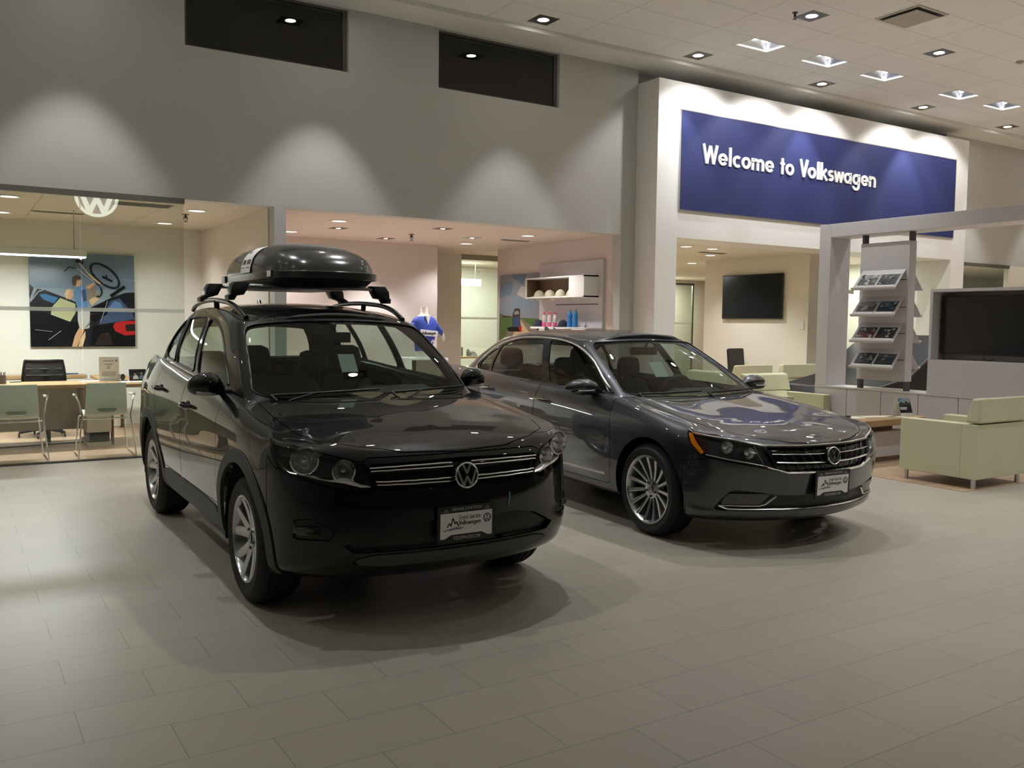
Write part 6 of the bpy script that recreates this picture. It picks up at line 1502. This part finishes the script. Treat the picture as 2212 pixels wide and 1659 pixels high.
    for x in (0, -2.803):
        for s in (1, -1): wheel(root, .334, .225, .246, 'multi', s*.775, x, s)
    under(root, -3.6, .45, .36, (0, -2.803), .40, .33)
    interior(root, -.66, .915, [(-1.72, .36), (-1.72, -.36)], [(-2.65, 0)], mat('seat_black', hexc('202020'), .7), .36, .66, -.06)
    M = frameM((-.98, -.02, 1.14), (0, 1, 0), (-.85, 0, 1)); b = MB(); b.prism([(-.07, -.08), (.07, -.08), (.07, .08), (-.07, .08)], -.002, .0, 'z', T=M); b.build('window_sticker', mat('sticker_paper', hexc('9aa59f'), .6), root)
    M = frameM((-1.155, -.50, 1.295), (.35, 1, 0), (-.8, 0, 1)); b = MB(); b.prism(disc(0, 0, .02, .02, 18), -.001, .0, 'z', T=M); b.build('round_sticker', mat('sticker_red', hexc('8a4a40'), .6), root)
    return root
SEDAN = sedan()
SUV = suv()
def to_world(root_loc, rz, p): c, q = math.cos(rz), math.sin(rz); return (root_loc[0]+c*p[0]-q*p[1], root_loc[1]+q*p[0]+c*p[1], p[2])
RL, RZ = (2.185, 4.776), -1.576
for k, (x, w0, w1, zb, lab) in enumerate(((-1.40, .50, .565, 1.757, 'front silver crossbar with black feet carrying the roof box on the black car'), (-2.24, .47, .56, 1.772, 'rear silver crossbar with black feet carrying the roof box on the black car'))):
    t = thing('roof_crossbar', lab, 'roof rack', to_world(RL, RZ, (x, 0, 0)), RZ, 'crossbars on the black car')
    b = MB(); b.rings([[(.030*math.cos(2*PI*q/16), y, zb+.012*math.sin(2*PI*q/16)) for q in range(16)] for y in (-w0, w0)]); b.build('bar', mat('bar_aluminium', (.85, .85, .85), .4, .7), t, smooth=60)
    for s in (1, -1):
        b = MB(); rr = []
        for yy, z, hx, hy in ((w0-.02, zb+.022, .03, .05), (w0+.0, zb+.020, .05, .055), (w0+.02, zb-.02, .058, .06), (w0+.035, zb-.065, .055, .05), (w1, 1.685, .05, .032), (w1+.008, 1.655, .045, .022)):
            rr.append([(1.15*hx*max(-1, min(1, 1.3*math.cos(2*PI*q/16))), s*yy+1.2*hy*max(-1, min(1, 1.3*math.sin(2*PI*q/16)))*.8, z) for q in range(16)])
        b.rings(rr); b.build('foot', mat('foot_black', (.012, .012, .012), .35), t, smooth=50)
t = thing('roof_box', 'dark glossy roof box with white label strip on the black car', 'roof box', to_world(RL, RZ, (-1.0, .045, 1.772)), RZ)
rb = mat('roof_box_shell', (.032, .033, .031), .22, coat=.5)
def rbox(z, sx0, sx1, sy, nose=.16):
    """plan outline at a height: x from sx1 (rear) to sx0 (front)"""
    out = []; n = 44
    for k in range(n):
        a = 2*PI*k/n; c, q = math.cos(a), math.sin(a); e = .36
        x = (sx0+sx1)/2+(sx0-sx1)/2*math.copysign(abs(c)**e, c); y = sy*math.copysign(abs(q)**e, q)
        y *= 1-.05*((x-sx1)/(sx0-sx1))**4
        out.append((x-nose*(y/sy)**2*(1 if c > 0 else .3), y, z))
    return out
b = MB(); b.rings([rbox(-.022, -.16, -1.35, .30), rbox(-.012, -.06, -1.46, .36), rbox(.03, .0, -1.52, .392), rbox(.055, .01, -1.53, .398)]); b.build('lower_shell', mat('roof_box_base', (.015, .015, .015), .45), t, smooth=50)
b = MB(); b.rings([rbox(.030, .02, -1.55, .412), rbox(.034, .035, -1.56, .425), rbox(.078, .035, -1.56, .425), rbox(.085, .02, -1.55, .412)]); b.build('rim', rb, t, smooth=40)
prof = [(.083, .01, -1.54, .402), (.13, -.01, -1.53, .398), (.18, -.06, -1.51, .38), (.225, -.16, -1.48, .35), (.265, -.30, -1.43, .30), (.295, -.45, -1.33, .235), (.312, -.60, -1.2, .15), (.318, -.75, -1.06, .04)]
b = MB(); b.rings([rbox(z-.0, a, c, w) for z, a, c, w in prof]); lid = b.build('lid', rb, t, smooth=50)
for x in (-.12, -1.3): MB().box(x-.05, -.434, .03, x+.05, -.412, .083).build('latch', rb, t, bevel=.008)
# label strip laid over the side of the lid
def lidpt(z, x):
    zz = np.interp(z, [p[0] for p in prof], range(len(prof))); i = min(int(zz), len(prof)-2); f = zz-i; p = [prof[i][q]*(1-f)+prof[i+1][q]*f for q in range(4)]
    ring = [v for v in rbox(z, p[1], p[2], p[3]) if v[1] < 0]; ring.sort(); return np.interp(x, [v[0] for v in ring], [v[1] for v in ring])
for nm, m_, seg in (('label_strip', mat('label_white', hexc('e8e7e0'), .5), [(.088, .285, 0, 1)]), ('label_print', mat('label_ink', hexc('5a5a58'), .6), [(.15, .185, .10, .42), (.15, .185, .55, .90), (.235, .255, .1, .35), (.125, .13, .1, .4), (.125, .13, .55, .9)])):
    b = MB()
    for z0, z1, f0, f1 in seg:
        rows = []
        for k in range(9):
            z = z0+(z1-z0)*k/8; xa = -.90-.30*max(0, z-.15)*1.2; r = []
            for f in (f0, (f0+f1)/2, f1): x = xa+.23*f; r.append((x, lidpt(z, x)-.009-(.001 if nm == 'label_print' else 0), z+.001))
            rows.append(r)
        b.rings(rows, False, False, False)
    b.build(nm, m_, t, smooth=60)
# ================================================================ camera, world, view
cam = bpy.data.cameras.new('camera'); co = bpy.data.objects.new('camera', cam); COL.objects.link(co)
f_px = 1931.0; cam.sensor_fit = 'HORIZONTAL'; cam.sensor_width = 36.0; cam.lens = f_px/2212*36.0; cam.clip_start = .05; cam.clip_end = 100
yaw, pitch, roll = .5622, -.06781, .01207
cy, sy, cp, sp = math.cos(yaw), math.sin(yaw), math.cos(pitch), math.sin(pitch)
fwd = Vector((sy*cp, cy*cp, sp)); rgt = Vector((cy, -sy, 0)); up = rgt.cross(fwd)
r2 = rgt*math.cos(roll)+up*math.sin(roll); u2 = -rgt*math.sin(roll)+up*math.cos(roll)
co.matrix_world = Matrix(((r2.x, u2.x, -fwd.x, 0), (r2.y, u2.y, -fwd.y, 0), (r2.z, u2.z, -fwd.z, 1.52), (0, 0, 0, 1)))
sc = bpy.context.scene; sc.camera = co
w = bpy.data.worlds.new('world'); sc.world = w; w.use_nodes = True
w.node_tree.nodes['Background'].inputs['Color'].default_value = (.9, .95, 1, 1); w.node_tree.nodes['Background'].inputs['Strength'].default_value = .02
vs = sc.view_settings; vs.view_transform = 'Standard'; vs.look = 'None'; vs.gamma = 1; vs.exposure = EXPO; vs.use_curve_mapping = False
